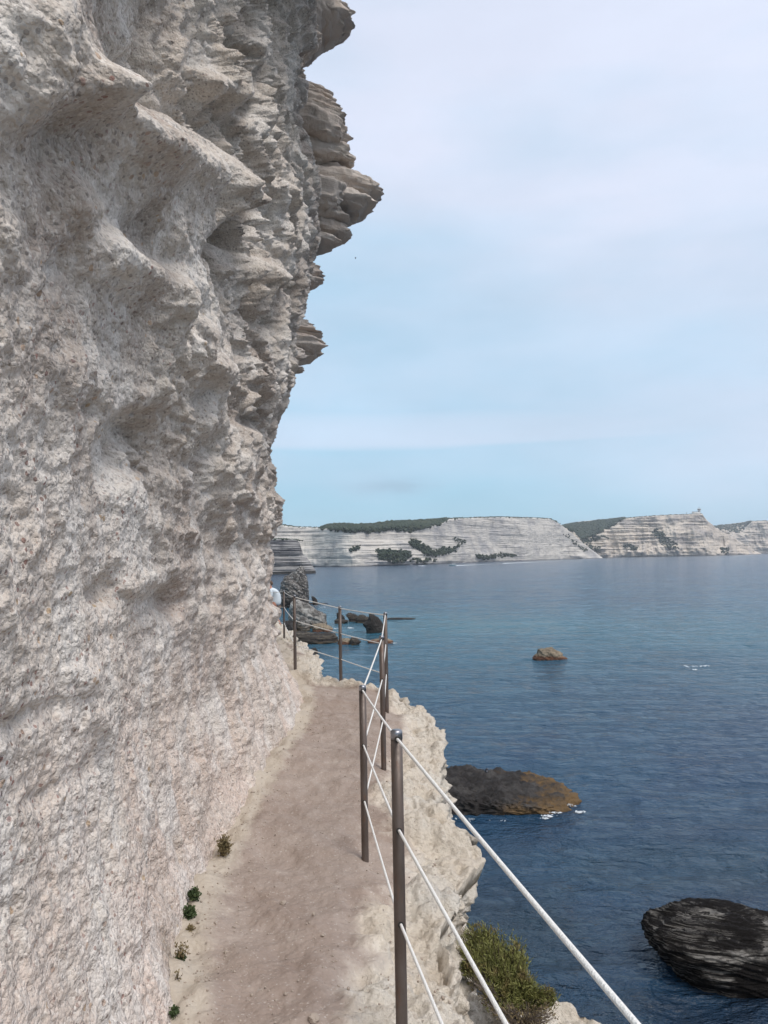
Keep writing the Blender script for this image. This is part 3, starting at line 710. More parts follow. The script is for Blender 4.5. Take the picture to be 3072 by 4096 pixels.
labs = {'A': 'nearest brown steel railing post, the thickest and tallest in view', 'B': 'second nearest railing post, standing on the dusty side of the path', 'C': 'third railing post from the camera, in front of the outer corner post', 'D': 'outer corner railing post where the ropes turn left above the cove',
        'E': 'lone railing post at the middle of the cove, seen against blue water', 'F': 'railing post close to the cliff, standing on the cream rock ledge', 'G': 'thin farthest railing post in front of the grey fin rock'}
POSTX = {}
def make_post():
    r = .0205
    root = empty('railing_post', (0, 0, 0), '', 'post', 'steel posts of the rope railing')
    b = MB(); b.lathe((0, 0, 0), [(r, -.25), (r, 0), (r, .5), (r, POST_H - .012)], 24); b.build('pole', M['steel'], root)
    b = MB(); b.lathe((0, 0, POST_H), [(r + .0006, -.03), (r + .0006, -.006), (r * .93, -.001), (r * .75, .002), (.002, .003)], 24); b.build('cap', M['cap'], root)
    for hz in HOLES:
        b = MB(); b.tube([(0, -r - .0012, hz), (0, r + .0012, hz)], .0105, 14); b.build('rope_hole', M['dark'], root, smooth=False)
    return root
def copy_tree(o, parent=None):
    c = o.copy(); COL.objects.link(c)
    if parent is not None: c.parent = parent
    for ch in list(o.children): copy_tree(ch, c)
    return c
proto = make_post()
kids = [POSTP[k] for k in range(7)]
zpost = Vector((.62, -.75, 8.47))
allp = [np.array(zpost)] + kids
for k, (nm, u, v, y) in enumerate(POSTS):
    o = proto if k == 0 else copy_tree(proto)
    p = kids[k]; o.location = tuple(p); o['label'] = labs[nm]
    d1 = allp[k] - p; d2 = (kids[k + 1] if k < 6 else p + np.array([-.6, 3, 0])) - p
    a = d2 / np.linalg.norm(d2) - d1 / np.linalg.norm(d1)
    o.rotation_euler = (0, 0, math.atan2(a[1], a[0]) - math.pi / 2)
rl = ['uppermost of the three white ropes, threaded through the post tops', 'middle of the three white railing ropes, at half the height of the posts', 'lowest of the three white railing ropes, near the foot of the posts']
zlast = kids[-1] + np.array([-1.9, 5.5, -.25])
for hz, lab in zip(HOLES, rl):
    seq = allp + [zlast]; pts = []
    for a, b in zip(seq[:-1], seq[1:]):
        L = np.linalg.norm(b - a); m = 14
        for s in np.linspace(0, 1, m, endpoint=False):
            p = a + (b - a) * s; sag = .012 * L * .5 * 4 * s * (1 - s) * .5
            pts.append((p[0], p[1], p[2] + hz - sag))
    pts.append(tuple(seq[-1] + np.array([0, 0, hz])))
    b = MB(); b.tube(pts, .0052, 10)
    o = b.build('rope', M['rope'], None); tag(o, lab, 'rope', 'white ropes of the railing')

# ------------------------------------------------------------------ sea
def build_sea():
    nr, na = 620, 620
    r = np.concatenate([np.linspace(.5, 6, 12), np.exp(np.linspace(math.log(7), math.log(900), nr)), [1500, 3000, 6000, 12000]])
    a = np.linspace(math.radians(-75), math.radians(75), na)
    R, A = np.meshgrid(r, a, indexing='ij')
    X = R * np.sin(A); Y = R * np.cos(A) - 3
    fade = sstep(320, 60, R)
    Z = .10 * fbm(X * .16 + .05 * Y, Y * .30, 0 * X, 3) + fade * (.055 * fbm(X * .55, Y * 1.1, 0 * X + 3, 3) + .016 * ridged(X * 1.3 + .3 * Y, Y * 2.6, 0 * X + 5, 3) * sstep(110, 30, R))
    Z *= sstep(900, 400, R)
    o = new_mesh('sea', np.stack([X, Y, Z], -1).reshape(-1, 3), grid_faces(len(r), na)[:, ::-1], M['sea'])
    tag(o, 'dark blue rippled sea of the bay', 'sea', kind='structure')
    bm = MB(); s = 12500; bm.add([(-s, -s, -3), (s, -s, -3), (s, s, -3), (-s, s, -3)], [(0, 1, 2, 3)])
    o = bm.build('seabed', plain('seabed_sand', (.05, .08, .09), .9), smooth=False); tag(o, kind='structure')
build_sea()

# ------------------------------------------------------------------ headlands across the bay
def hz_v(u): return 2231 - ROLL * (u - 1536)
def headland(name, us, prof_face, prof_top, prof_D, set_back, plateau, mat, lab, seed, ncol=520, nrow=110, amp=6.0, talus=None, side=None):
    u = np.linspace(us[0], us[1], ncol)
    D = np.interp(u, *zip(*prof_D)); D = np.convolve(np.pad(D, 40, 'edge'), np.hanning(83)[1:-1] / np.hanning(83).sum(), 'valid'); vf = np.interp(u, *zip(*prof_face)); vt = np.interp(u, *zip(*prof_top))
    vf = vf + 1.2 * fbm(u * .05, 0 * u + seed, 0 * u, 4); vt = np.minimum(vt, vf)
    dirx = ray(u, np.full(ncol, 2200.0)); az = dirx[:, 0] / dirx[:, 1]
    hor = hz_v(u)
    def pt(v, y):   # height of a point seen on row v at depth y
        d = ray(u, v); return EYE + d[:, 2] / d[:, 1] * y
    T = np.linspace(0, 1, nrow)[:, None]
    ytop = D + set_back
    zt = pt(vf, ytop)
    Y = D[None] + set_back * T ** .8; Z = -3 + (zt[None] + 3) * T; X = az[None] * Y
    s = seed * 13.7
    L = perlin(X * .004 + s, Y * 0, Z * .16) + .7 * perlin(X * .01 + s, Y * 0, Z * .45) + .5 * perlin(X * .02, Y * 0 + s, Z * .9)
    Bf = fbm(X * .012 + s, Z * .02, 0 * X, 4); G = ridged(X * .02 + s, Z * .006, 0 * X, 4)
    dsp = amp * (.40 * L * (.4 + sstep(-.2, .4, fbm(X * .008 + 3, Z * .01, 0 * X, 3))) + 1.9 * Bf + 1.1 * G)
    if talus is not None:
        for (a, b, amt) in talus:
            w = np.exp(-((u - a) / b) ** 2)[None]; dsp = dsp + w * amt * np.clip(.55 - T, 0, 1)  * (1 + .5 * fbm(X * .05, Z * .05, 0 * X, 3))
    edge_fade = np.minimum(1, T * 6) * (1 - .4 * T)
    Y2 = Y - dsp * edge_fade; X2 = az[None] * Y2 + .5 * dsp * 0
    P = np.stack([X2, Y2, Z], -1)
    # plateau behind the edge rises to the skyline
    rows = []
    for k, t in enumerate(np.linspace(.08, 1, 14)):
        yy = Y2[-1] + plateau * t; zz = lerp(zt, pt(vt, ytop + plateau), t ** .8) + 0 * t
        rows.append(np.stack([az * yy, yy, zz], -1))
    yy = Y2[-1] + plateau * 3; rows.append(np.stack([az * yy, yy, pt(vt, ytop + plateau) - 25], -1))
    P = np.concatenate([P, np.array(rows)], 0)
    o = new_mesh(name, P.reshape(-1, 3), grid_faces(P.shape[0], ncol)[:, ::-1], mat)
    tag(o, lab, 'headland', kind='structure')
    return dict(u=u, D=D, az=az, P=P, nrow=nrow, vf=vf, vt=vt)
M['head_a'] = m_headland('pale_chalk', (1, 1, 1)); M['head_b'] = m_headland('warm_chalk', (1.0, .93, .86)); M['head_c'] = m_headland('grey_chalk', (.45, .46, .48))
def m_dark_head():
    t = NT('dark_layered_rock')
    lay = t.noise(1.0, 6, .7, t.P((.02, .02, .8)), 1.5); big = t.noise(.08, 5, .65)
    c = t.mix(t.ramp(lay, [(.42, 0), (.56, 1)]), (.06, .06, .068), (.36, .345, .33))
    c = t.mix(t.math('MULTIPLY', t.ramp(big, [(.5, 0), (.62, 1)]), .6), c, (.12, .115, .12))
    sep = t.n('ShaderNodeSeparateXYZ'); t.lk(t.P(), sep.inputs[0])
    low = t.math('DIVIDE', t.math('SUBTRACT', 6.0, sep.outputs[2]), 1.5, clamp=True)
    c = t.mix(t.math('MULTIPLY', low, .7), c, (.30, .29, .28))
    wet = t.math('DIVIDE', t.math('SUBTRACT', 2.2, sep.outputs[2]), .5, clamp=True)
    c = t.mix(wet, c, (.04, .038, .036))
    return t.out(c, .95, t.bump(lay, .9, 1.0), spec=.1)
M['head_d'] = m_dark_head()
M['scrub'] = m_leaf('maquis_scrub', (.022, .034, .022), (.04, .055, .03), (.07, .075, .045), .25)
H1 = headland('headland', (640, 2420), [(640, 2096), (1040, 2100), (1130, 2103), (1200, 2112), (1290, 2115), (1400, 2118), (1500, 2117), (1600, 2109), (1700, 2109), (1760, 2100), (1800, 2080), (1900, 2074), (2000, 2071), (2140, 2074), (2200, 2077), (2225, 2087), (2250, 2103), (2290, 2135), (2340, 2180), (2380, 2212), (2405, 2228), (2420, 2240)],
              [(640, 2090), (1040, 2094), (1085, 2093), (1130, 2099), (1180, 2106), (1290, 2109), (1300, 2104), (1320, 2097), (1380, 2094), (1420, 2098), (1480, 2096), (1560, 2085), (1600, 2083), (1700, 2079), (1780, 2072), (1900, 2069), (2000, 2066.5), (2140, 2070), (2200, 2073), (2225, 2085), (2250, 2101), (2290, 2134), (2340, 2179), (2420, 2239)],
              [(640, 900), (1040, 1000), (1240, 1030), (1400, 950), (1700, 1080), (2000, 1420), (2350, 1780), (2420, 1800)], 16, 130, M['head_a'], 'long white layered cliff across the bay with green scrub on its top', 1, 900, 130, 7,
              [(1560, 60, 40), (1680, 60, 46), (1790, 40, 40), (1980, 60, 34), (1230, 50, 25), (2330, 50, 30)])
H2 = headland('headland', (2230, 3060), [(2230, 2112), (2255, 2108), (2290, 2120), (2320, 2152), (2335, 2152), (2370, 2138), (2410, 2122), (2440, 2108), (2470, 2091), (2500, 2078), (2560, 2071), (2650, 2065), (2700, 2062), (2760, 2060), (2780, 2057), (2815, 2057), (2823, 2070), (2835, 2085), (2855, 2100), (2870, 2115), (2950, 2160), (2985, 2180), (3010, 2200), (3040, 2216), (3060, 2222)],
              [(2230, 2106), (2255, 2102), (2310, 2088), (2390, 2079), (2480, 2073), (2560, 2067), (2650, 2061), (2700, 2059), (2760, 2057), (2780, 2055), (2815, 2055), (2823, 2069), (2835, 2084), (2870, 2114), (2950, 2159), (3010, 2199), (3060, 2221)],
              [(2230, 2050), (2560, 2100), (2820, 2150), (3060, 2450)], 30, 200, M['head_b'], 'cream cliff with the signal station on its summit, farther along the bay', 2, 460, 130, 13,
              [(2560, 60, 70), (2700, 80, 60), (2860, 60, 60), (2420, 50, 50), (3000, 30, 50)])
H3 = headland('headland', (2820, 3300), [(2820, 2125), (2860, 2112), (2930, 2128), (2975, 2130), (3000, 2100), (3015, 2088), (3060, 2085), (3300, 2095)],
              [(2820, 2115), (2860, 2105), (2920, 2096), (3000, 2085.5), (3060, 2083.5), (3300, 2092)],
              [(2820, 3250), (3300, 3300)], 40, 300, M['head_b'], 'farthest pale headland at the right edge of the picture', 3, 240, 90, 16, [(2900, 60, 120)])
H4 = headland('headland', (800, 1262), [(800, 2146), (1020, 2150), (1085, 2158), (1110, 2156), (1150, 2160), (1180, 2160), (1190, 2163), (1199, 2172), (1204, 2190), (1205, 2209), (1213, 2217), (1224, 2226), (1240, 2248), (1262, 2285)],
              [(800, 2144), (1020, 2148), (1085, 2155), (1110, 2153), (1150, 2157), (1180, 2157), (1190, 2161), (1204, 2189), (1213, 2216), (1240, 2247), (1262, 2284)],
              [(800, 470), (1020, 520), (1262, 560)], 6, 40, M['head_d'], 'low dark layered promontory just beyond the near cliff', 4, 460, 150, 9)

def scrub_mesh(name, cl, lab, mat):
    """many small leafy clumps, one object: nobody could count them"""
    ico = bmesh.new(); bmesh.ops.create_icosphere(ico, subdivisions=1, radius=1); iv = np.array([v.co[:] for v in ico.verts]); ico.verts.index_update(); fi = np.array([[v.index for v in f.verts] for f in ico.faces]); ico.free()
    n = len(cl); V = []; F = []
    rs = np.random.RandomState(5)
    for k, (x, y, z, r) in enumerate(cl):
        q = iv * (r * rs.uniform(.7, 1.3, 3) * (1, 1, .75)) * rs.uniform(.7, 1.25, (len(iv), 1)); V.append(q + (x, y, z)); F.append(fi + k * len(iv))
    o = new_mesh(name, np.concatenate(V), np.concatenate(F), mat, False)
    return tag(o, lab, 'scrub', kind='stuff')
def scrub_top(H, ranges, step, seed):
    rs = np.random.RandomState(seed); out = []
    P = H['P'][H['nrow'] - 1:H['nrow'] + 14]
    for (a, b, dens, rmin, rmax, f0, f1) in ranges:
        cols = np.where((H['u'] >= a) & (H['u'] <= b))[0]
        for _ in range(dens):
            c = rs.choice(cols); f = rs.uniform(f0, f1) * 13; k = int(f); w = f - k
            p = P[k, c] * (1 - w) + P[min(k + 1, 14), c] * w
            out.append((p[0] + rs.normal() * 2, p[1], p[2] - .3, rs.uniform(rmin, rmax)))
    return out
def scrub_face(H, polys, n, r0, r1, seed, off=2.0):
    rs = np.random.RandomState(seed); out = []
    Pf = H['P'][:H['nrow']]; uu, vv = proj(Pf.reshape(-1, 3)); P = Pf.reshape(-1, 3)
    for poly, nn in zip(polys, n):
        sd = poly_sd(uu, vv, poly); idx = np.where(sd + 5 * fbm(uu * .06, vv * .10, 0 * uu, 4) > .5)[0]
        if len(idx) == 0: continue
        for i in rs.choice(idx, nn):
            p = P[i]; out.append((p[0] + rs.normal() * 1.5, p[1] - off * rs.uniform(0, 1), p[2] + rs.normal(), rs.uniform(r0, r1)))
    return out
c = scrub_top(H1, [(1085, 1300, 260, .6, 1.6, 0, .8), (1290, 1790, 4200, 1.2, 3.2, 0, 1), (1790, 2240, 700, .8, 2.0, .02, 1)], 0, 3)
c += scrub_face(H1, [[(1320, 2112), (1500, 2104), (1620, 2096), (1740, 2090), (1720, 2104), (1690, 2112), (1640, 2124), (1560, 2118), (1480, 2126), (1400, 2122), (1320, 2118)], [(1505, 2196), (1520, 2200), (1600, 2204), (1640, 2202), (1640, 2230), (1610, 2250), (1560, 2246), (1520, 2232)],
                     [(1630, 2166), (1652, 2156), (1670, 2165), (1690, 2178), (1720, 2190), (1745, 2215), (1738, 2230), (1700, 2215), (1660, 2190)],
                     [(1740, 2205), (1770, 2190), (1800, 2194), (1832, 2180), (1825, 2200), (1790, 2212), (1755, 2222)],
                     [(1815, 2152), (1850, 2160), (1864, 2168), (1830, 2172)],
                     [(1902, 2218), (1950, 2222), (2000, 2214), (2050, 2214), (2070, 2230), (2010, 2224), (1950, 2236), (1905, 2236)],
                     [(1410, 2190), (1440, 2182), (1430, 2200), (1400, 2204)], [(2255, 2130), (2300, 2165), (2345, 2200), (2340, 2206), (2290, 2172), (2250, 2140)], [(1610, 2236), (1700, 2236), (1760, 2240), (1700, 2250)]],
                [900, 800, 700, 420, 60, 320, 40, 90, 90], .9, 2.2, 4)
scrub_mesh('scrub', c, 'dark green scrub on the top and slopes of the long white cliff', M['scrub'])
c = scrub_top(H2, [(2240, 2500, 4200, 2.0, 4.5, 0, 1), (2500, 2815, 320, 1.2, 2.5, .05, 1)], 0, 6)
c += scrub_face(H2, [[(2250, 2106), (2310, 2094), (2390, 2084), (2480, 2080), (2440, 2108), (2370, 2140), (2330, 2156), (2300, 2130)], [(2320, 2150), (2380, 2138), (2420, 2140), (2440, 2150), (2380, 2165), (2330, 2180)], [(2605, 2125), (2630, 2110), (2650, 2130), (2690, 2160), (2720, 2195), (2680, 2195), (2640, 2180), (2630, 2150)], [(2500, 2180), (2515, 2172), (2550, 2190), (2550, 2200), (2500, 2200)], [(2350, 2180), (2400, 2185), (2400, 2210), (2360, 2200)], [(2880, 2190), (2915, 2190), (2915, 2212), (2885, 2212)]], [900, 160, 300, 90, 80, 80], 1.2, 3.2, 7)
scrub_mesh('scrub', c, 'blue green scrub around the cliff of the signal station', M['scrub'])
c = scrub_top(H3, [(2820, 3010, 700, 3, 6, 0, 1), (3010, 3300, 200, 2, 4, .05, 1)], 0, 8)
scrub_mesh('scrub', c, 'scrub on the farthest headland at the right edge', M['scrub'])
c = scrub_top(H4, [(1030, 1190, 420, .4, .9, 0, 1)], 0, 9)
scrub_mesh('scrub', c, 'thin scrub on the flat top of the low dark promontory', M['scrub'])

# signal station
M['white'] = plain('white_render', (.62, .61, .58), .8, 0, .2, .1, 1); M['glass'] = plain('dark_glass', (.04, .05, .06), .15); M['mast'] = plain('grey_mast', (.2, .2, .2), .6)
def station():
    y = 2200.0
    def q(u, v): return at_depth(u, v, y)
    b0 = q(2797, 2054); k = y / FPX
    root = empty('signal_station', (b0[0], b0[1], b0[2] - 2), 'white signal tower with a wide lookout storey on the cliff summit', 'tower')
    r = np.array(root.location)
    def pt(nm, shapes, mat):
        b = MB()
        for kind, *a in shapes: getattr(b, kind)(*a)
        return b.build(nm, mat, root)
    pt('low_building', [('box', (-9, 0, 3.5), (20, 8, 7))], M['white']); pt('flat_roof', [('box', (-9, 0, 7.15), (21, 9, .5))], M['mast'])
    pt('tower', [('lathe', (0, 0, 0), [(3.4, 0), (3.3, 8), (3.3, 11)], 14)], M['white'])
    pt('balcony', [('lathe', (0, 0, 10.7), [(3.3, 0), (5.6, .3), (5.6, 1.4), (5.4, 1.4)], 16)], M['white'])
    pt('lookout_window', [('lathe', (0, 0, 12), [(4.3, 0), (4.7, 2.4)], 14)], M['glass'])
    pt('roof', [('lathe', (0, 0, 14.4), [(5.4, 0), (5.4, .6), (2, 1.2)], 16)], M['white'])
    pt('mast', [('tube', [(0, 0, 15), (0, 0, 21)], .22, 6), ('tube', [(-1.6, 0, 18.5), (1.6, 0, 18.5)], .18, 6), ('tube', [(-3, 0, 15), (-3, 0, 18)], .2, 6)], M['mast'])
    p = q(2747, 2060); b = MB(); b.tube([(p[0], p[1], p[2] - 2), (p[0], p[1], p[2] + 7.5)], .45, 6); b.lathe((p[0], p[1], p[2] + 7.4), [(.7, 0), (.7, .5), (.1, .8)], 8)
    tag(b.build('flagpole', M['mast']), 'thin bare pole on the summit to the left of the signal tower', 'pole')
station()

# ------------------------------------------------------------------ rocks in the sea
def rock(name, outline, depth, thick, mat, label, cat='rock', seed=0, amp=.1, freq=1.0, strat=None, n=180, m=70, pw=2.4, lean=0.0, top=0.0, group=None, tilt=None, parent=None, sub=1.4):
    """outline traced in photo pixels -> a body of real thickness standing in the water at its own distance"""
    c = np.array(outline, float); depth = depth + .8 * thick
    tw = (c[:, 1].max() - c[:, 1]) / np.ptp(c[:, 1])
    W = at_depth(c[:, 0], c[:, 1], depth + .6 * thick * tw)
    x = W[:, 0]; z = W[:, 2]
    zmin = z.min(); z = np.where(z < zmin + .06 * (z.max() - zmin) + .05, -sub, z)   # foot goes below the water
    cx, cz = (x.min() + x.max()) / 2, max(.25 * z.max(), (z.max() + z.min()) / 2)
    L = np.concatenate([[0], np.cumsum(np.hypot(np.diff(np.append(x, x[0])), np.diff(np.append(z, z[0]))))])
    s = np.linspace(0, L[-1], n, endpoint=False)
    bx = np.interp(s, L, np.append(x, x[0])); bz = np.interp(s, L, np.append(z, z[0]))
    kn = max(5, n // 5) | 1; hw = np.hanning(kn + 2)[1:-1]; hw /= hw.sum()
    cs = lambda a: np.convolve(np.concatenate([a[-(kn // 2):], a, a[:kn // 2]]), hw, 'valid')
    sx, sz = cs(bx), cs(bz)
    th = np.linspace(-math.pi / 2, math.pi / 2, m)
    rows = []
    for t in th:
        r = abs(math.cos(t)) ** (2 / pw * .75); yy = math.copysign(abs(math.sin(t)) ** .85, t) * thick
        kk = r ** 6; gx = lerp(sx, bx, kk); gz = lerp(sz, bz, kk)
        zz = cz + (gz - cz) * r
        rows.append(np.stack([cx + (gx - cx) * r, yy + lean * np.maximum(zz, 0) , zz], -1))
    P = np.array(rows); P = np.concatenate([P, P[:, :1]], 1)
    q = P * freq + seed * 5.3
    du = np.gradient(P, axis=1); dv = np.gradient(P, axis=0); N = np.cross(dv, du); N /= np.linalg.norm(N, axis=-1, keepdims=True) + 1e-6
    C = np.array([cx, 0, cz]); flip = np.sum(N * (P - C), -1) < 0; N[flip] *= -1
    ext = np.array([np.ptp(P[..., 0]) / 2, thick, np.ptp(P[..., 2]) / 2]); N2 = (P - C) / ext ** 2; N2 /= np.linalg.norm(N2, axis=-1, keepdims=True) + 1e-9
    pk = sstep(.75, .35, np.abs(np.cos(th)))[:, None, None]; N = lerp(N, N2, np.maximum(pk, .25)); N /= np.linalg.norm(N, axis=-1, keepdims=True) + 1e-9
    d = fbm(q[..., 0], q[..., 1], q[..., 2], 5, .55) + .7 * ridged(q[..., 0] * 2.3, q[..., 1] * 2.3, q[..., 2] * 2.3, 4)
    f1, f2 = worley(q[..., 0] * 3, q[..., 1] * 3, q[..., 2] * 3); d += .8 * (np.clip(f1, 0, .8) - .4)
    if strat:
        ax, fr, am = strat; ax = np.array(ax, float); ax /= np.linalg.norm(ax)
        k = P @ ax + .08 / freq * fbm(q[..., 0] * .8, q[..., 1] * .8, q[..., 2] * .8, 3)
        d += am * (ridged(k * fr, q[..., 0] * .25, q[..., 1] * .25, 3) + .6 * perlin(k * fr * 2.7, q[..., 0] * .4, q[..., 2] * .2))
    P = P + N * (amp * d)[..., None]
    P[:, -1] = P[:, 0]
    base = np.array([cx, depth, 0.0])
    V = P + np.array([0, depth, 0]) - base
    F = grid_faces(P.shape[0], P.shape[1])
    V = np.concatenate([V.reshape(-1, 3)]);
    o = new_mesh(name, V, F, mat, True, parent)
    o.location = tuple(base)
    return tag(o, label, cat, group)
M['r_black'] = m_rock('black_algae_rock', (.030, .027, .026), (.075, .07, .066), (.165, .105, .05), None, .5, (.46, .22), 3, 1.0)
M['r_lam'] = m_rock('laminated_rock', (.0125, .011, .0105), (.21, .197, .18), (.03, .02, .014), ((1, 1, 15), (math.radians(43), math.radians(-16), 0)), .5, (.0, .3), 3)
M['r_grey'] = m_rock('grey_fin_rock', (.09, .083, .077), (.40, .38, .355), (.04, .034, .03), ((3, 3, 3), (0, .6, 0)), .95, (2.2, 1.2), 1.2)
M['r_rib'] = m_rock('ribbed_grey_rock', (.10, .092, .086), (.36, .335, .31), (.035, .03, .027), ((3, 3, 3), (0, .6, 0)), .9, (2.4, 1.2), 1.2)
M['r_slabw'] = m_rock('white_topped_rock', (.07, .064, .058), (.35, .335, .31), (.09, .07, .05), None, .62, (1.2, .7), 2.2)
M['r_dark'] = m_rock('dark_sea_rock', (.032, .029, .027), (.085, .078, .07), None, None, .4, None, 2.2)
M['r_reef'] = m_rock('brown_reef_rock', (.04, .035, .031), (.11, .095, .075), (.12, .08, .045), ((.8, .8, 4), (0, .05, 0)), .8, (.25, .3), 2)
M['r_tan'] = m_rock('tan_sea_rock', (.13, .105, .075), (.27, .22, .16), (.12, .045, .025), None, .7, (.42, .18), 3)
def dep(v, u=1536): return EYE * FPX / (v - hz_v(u))
# ochre-flanked black rock below the ledge
d0 = dep(3225, 1950)
BR = rock('rock', [(1640, 3110), (1700, 3100), (1745, 3085), (1765, 3068), (1790, 3075), (1822, 3082), (1850, 3095), (1890, 3090), (1935, 3093), (1990, 3092), (2030, 3098), (2090, 3108), (2150, 3115), (2200, 3118), (2240, 3130), (2275, 3148), (2300, 3180), (2280, 3210), (2255, 3230), (2200, 3240), (2100, 3262), (1950, 3280), (1760, 3290), (1640, 3285)],
          d0, 2.6, M['r_black'], 'big black rock with an ochre flank and a bird on top', seed=2, amp=.15, freq=1.7, n=260, m=110, pw=3)
d1 = dep(3900, 2900)
rock('rock', [(2556, 3665), (2575, 3640), (2620, 3622), (2660, 3604), (2700, 3600), (2760, 3600), (2830, 3597), (2890, 3600), (2960, 3615), (3020, 3632), (3072, 3650), (3180, 3700), (3300, 3800), (3330, 3960), (3200, 4010), (3000, 3965), (2880, 3915), (2760, 3890), (2690, 3850), (2640, 3800), (2600, 3745), (2562, 3710)],
     d1, 1.5, M['r_lam'], 'dark finely layered rock with pale streaks at the bottom right', seed=5, amp=.05, freq=1.1, strat=((.27, .66, .70), 9.0, 1.7), n=300, m=150, pw=3)
rock('rock', [(2148, 2612), (2150, 2596), (2162, 2592), (2180, 2591), (2200, 2590), (2212, 2598), (2230, 2603), (2243, 2612), (2243, 2622), (2265, 2632), (2276, 2640), (2240, 2642), (2160, 2640), (2132, 2634)],
     dep(2636, 2200), 1.0, M['r_tan'], 'small tan rock with a rusty foot, alone in the open water', seed=7, amp=.09, freq=1.6)
d = dep(2530, 1500)
rock('rock', [(1452, 2492), (1462, 2488), (1472, 2480), (1478, 2462), (1476, 2456), (1498, 2457), (1512, 2468), (1528, 2490), (1536, 2510), (1540, 2530), (1468, 2531), (1466, 2515), (1456, 2504)], d, 1.3, M['r_dark'], 'black pointed rock standing in the water beside the corner post', seed=9, amp=.09, freq=1.0)
d = dep(2485, 1430)
rock('rock', [(1384, 2458), (1394, 2453), (1402, 2452), (1410, 2455), (1414, 2452), (1426, 2460), (1431, 2463), (1428, 2472), (1420, 2485), (1400, 2485), (1398, 2476), (1388, 2466)], d, .9, M['r_reef'], 'notched brown rock to the right of the lone cove post', seed=11, amp=.1, freq=1.1)
rock('rock', [(1424, 2472), (1438, 2460), (1448, 2458), (1462, 2464), (1474, 2470), (1478, 2478), (1470, 2486), (1424, 2487)], d - 2, .9, M['r_reef'], 'low rough brown rock between the notched rock and the black pointed rock', seed=12, amp=.1, freq=1.1)
rock('rock', [(1347, 2452), (1352, 2450), (1356, 2462), (1368, 2458), (1378, 2468), (1384, 2478), (1350, 2480), (1348, 2468)], dep(2484, 1360) + 1, .6, M['r_dark'], 'little dark fin rock behind the lone cove post', seed=13, amp=.07, freq=1.3)
rock('rock', [(1340, 2480), (1352, 2474), (1372, 2477), (1398, 2482), (1385, 2488), (1370, 2494), (1340, 2494)], dep(2492, 1360), 1.3, M['r_reef'], 'flat layered slab at the foot of the little dark fin rock', seed=14, amp=.07, freq=1.2, strat=((0, 0, 1), 3, .8))
d = dep(2425, 1190)
rock('rock', [(1106, 2412), (1118, 2385), (1128, 2350), (1136, 2322), (1143, 2310), (1152, 2304), (1166, 2296), (1182, 2290), (1196, 2276), (1208, 2262), (1217, 2268), (1222, 2286), (1228, 2308), (1233, 2338), (1234, 2365), (1233, 2400), (1236, 2420), (1180, 2428), (1110, 2426)], d, 3.2, M['r_grey'], 'tall grey sail shaped rock standing at the end of the shore', seed=16, amp=.26, freq=.5, strat=((.8, .2, .55), .9, .9), n=240, m=90)
rock('rock', [(1120, 2420), (1128, 2380), (1134, 2345), (1140, 2318), (1150, 2303), (1160, 2308), (1174, 2322), (1190, 2340), (1204, 2362), (1210, 2390), (1214, 2424)], d - 4, 1.4, M['r_rib'], 'ribbed lighter grey rock leaning on the front of the tall sail shaped rock', seed=18, amp=.26, freq=.6, strat=((.55, .2, .8), .9, 1.1))
d = dep(2520, 1250)
rock('rock', [(1165, 2410), (1180, 2396), (1195, 2400), (1206, 2409), (1220, 2411), (1240, 2418), (1262, 2434), (1285, 2448), (1300, 2458), (1303, 2470), (1306, 2490), (1310, 2520), (1170, 2524), (1160, 2470)], d + 4, 2.0, M['r_slabw'], 'broad tilted rock with a white crest behind the cliff-side railing post', seed=20, amp=.16, freq=.6, strat=((.5, 0, .85), 1.2, .9))
rock('rock', [(1190, 2478), (1205, 2470), (1222, 2467), (1232, 2478), (1238, 2492), (1240, 2512), (1185, 2514)], d - 1, 1.1, M['r_slabw'], 'grey boulder in front of the broad white-crested rock', seed=21, amp=.13, freq=.8)
rock('rock', [(1138, 2490), (1150, 2482), (1170, 2484), (1186, 2496), (1192, 2516), (1136, 2518)], d - 2, 1.2, M['r_black'], 'dark boulder with a pale cap between the two cliff-side posts', seed=22, amp=.13, freq=.8)
rock('rock', [(1250, 2500), (1275, 2494), (1300, 2496), (1318, 2502), (1330, 2514), (1320, 2524), (1255, 2526)], d - 2, 1.2, M['r_tan'], 'yellowish broken blocks at the foot of the broad white-crested rock', seed=23, amp=.14, freq=.9)
rock('rock', [(1158, 2530), (1200, 2528), (1250, 2529), (1285, 2531), (1290, 2536), (1302, 2532), (1340, 2535), (1350, 2545), (1352, 2566), (1330, 2574), (1280, 2576), (1220, 2580), (1158, 2578)], dep(2572, 1260), 2.2, M['r_reef'], 'wide dark shelf of layered rock behind the cove posts', seed=24, amp=.13, freq=.6, strat=((.05, 0, 1), 2.2, 1.1), n=240)
rock('rock', [(1352, 2556), (1380, 2552), (1402, 2556), (1406, 2574), (1352, 2576)], dep(2575, 1380), 1.0, M['r_tan'], 'low yellowish rock joining the wide dark shelf on its seaward side', seed=25, amp=.1, freq=.9)
rock('rock', [(1398, 2572), (1404, 2552), (1410, 2548), (1430, 2556), (1442, 2566), (1436, 2572), (1400, 2578)], dep(2577, 1420), 1.0, M['r_reef'], 'small wedge of brown rock ending the shelf in the water', seed=26, amp=.1, freq=.9)
rock('rock', [(1470, 2562), (1500, 2556), (1530, 2553), (1550, 2555), (1572, 2563), (1560, 2568), (1500, 2572), (1474, 2572)], dep(2570, 1520), .9, M['r_tan'], 'rust coloured flat rock awash behind the two corner posts', seed=27, amp=.07, freq=1.2)
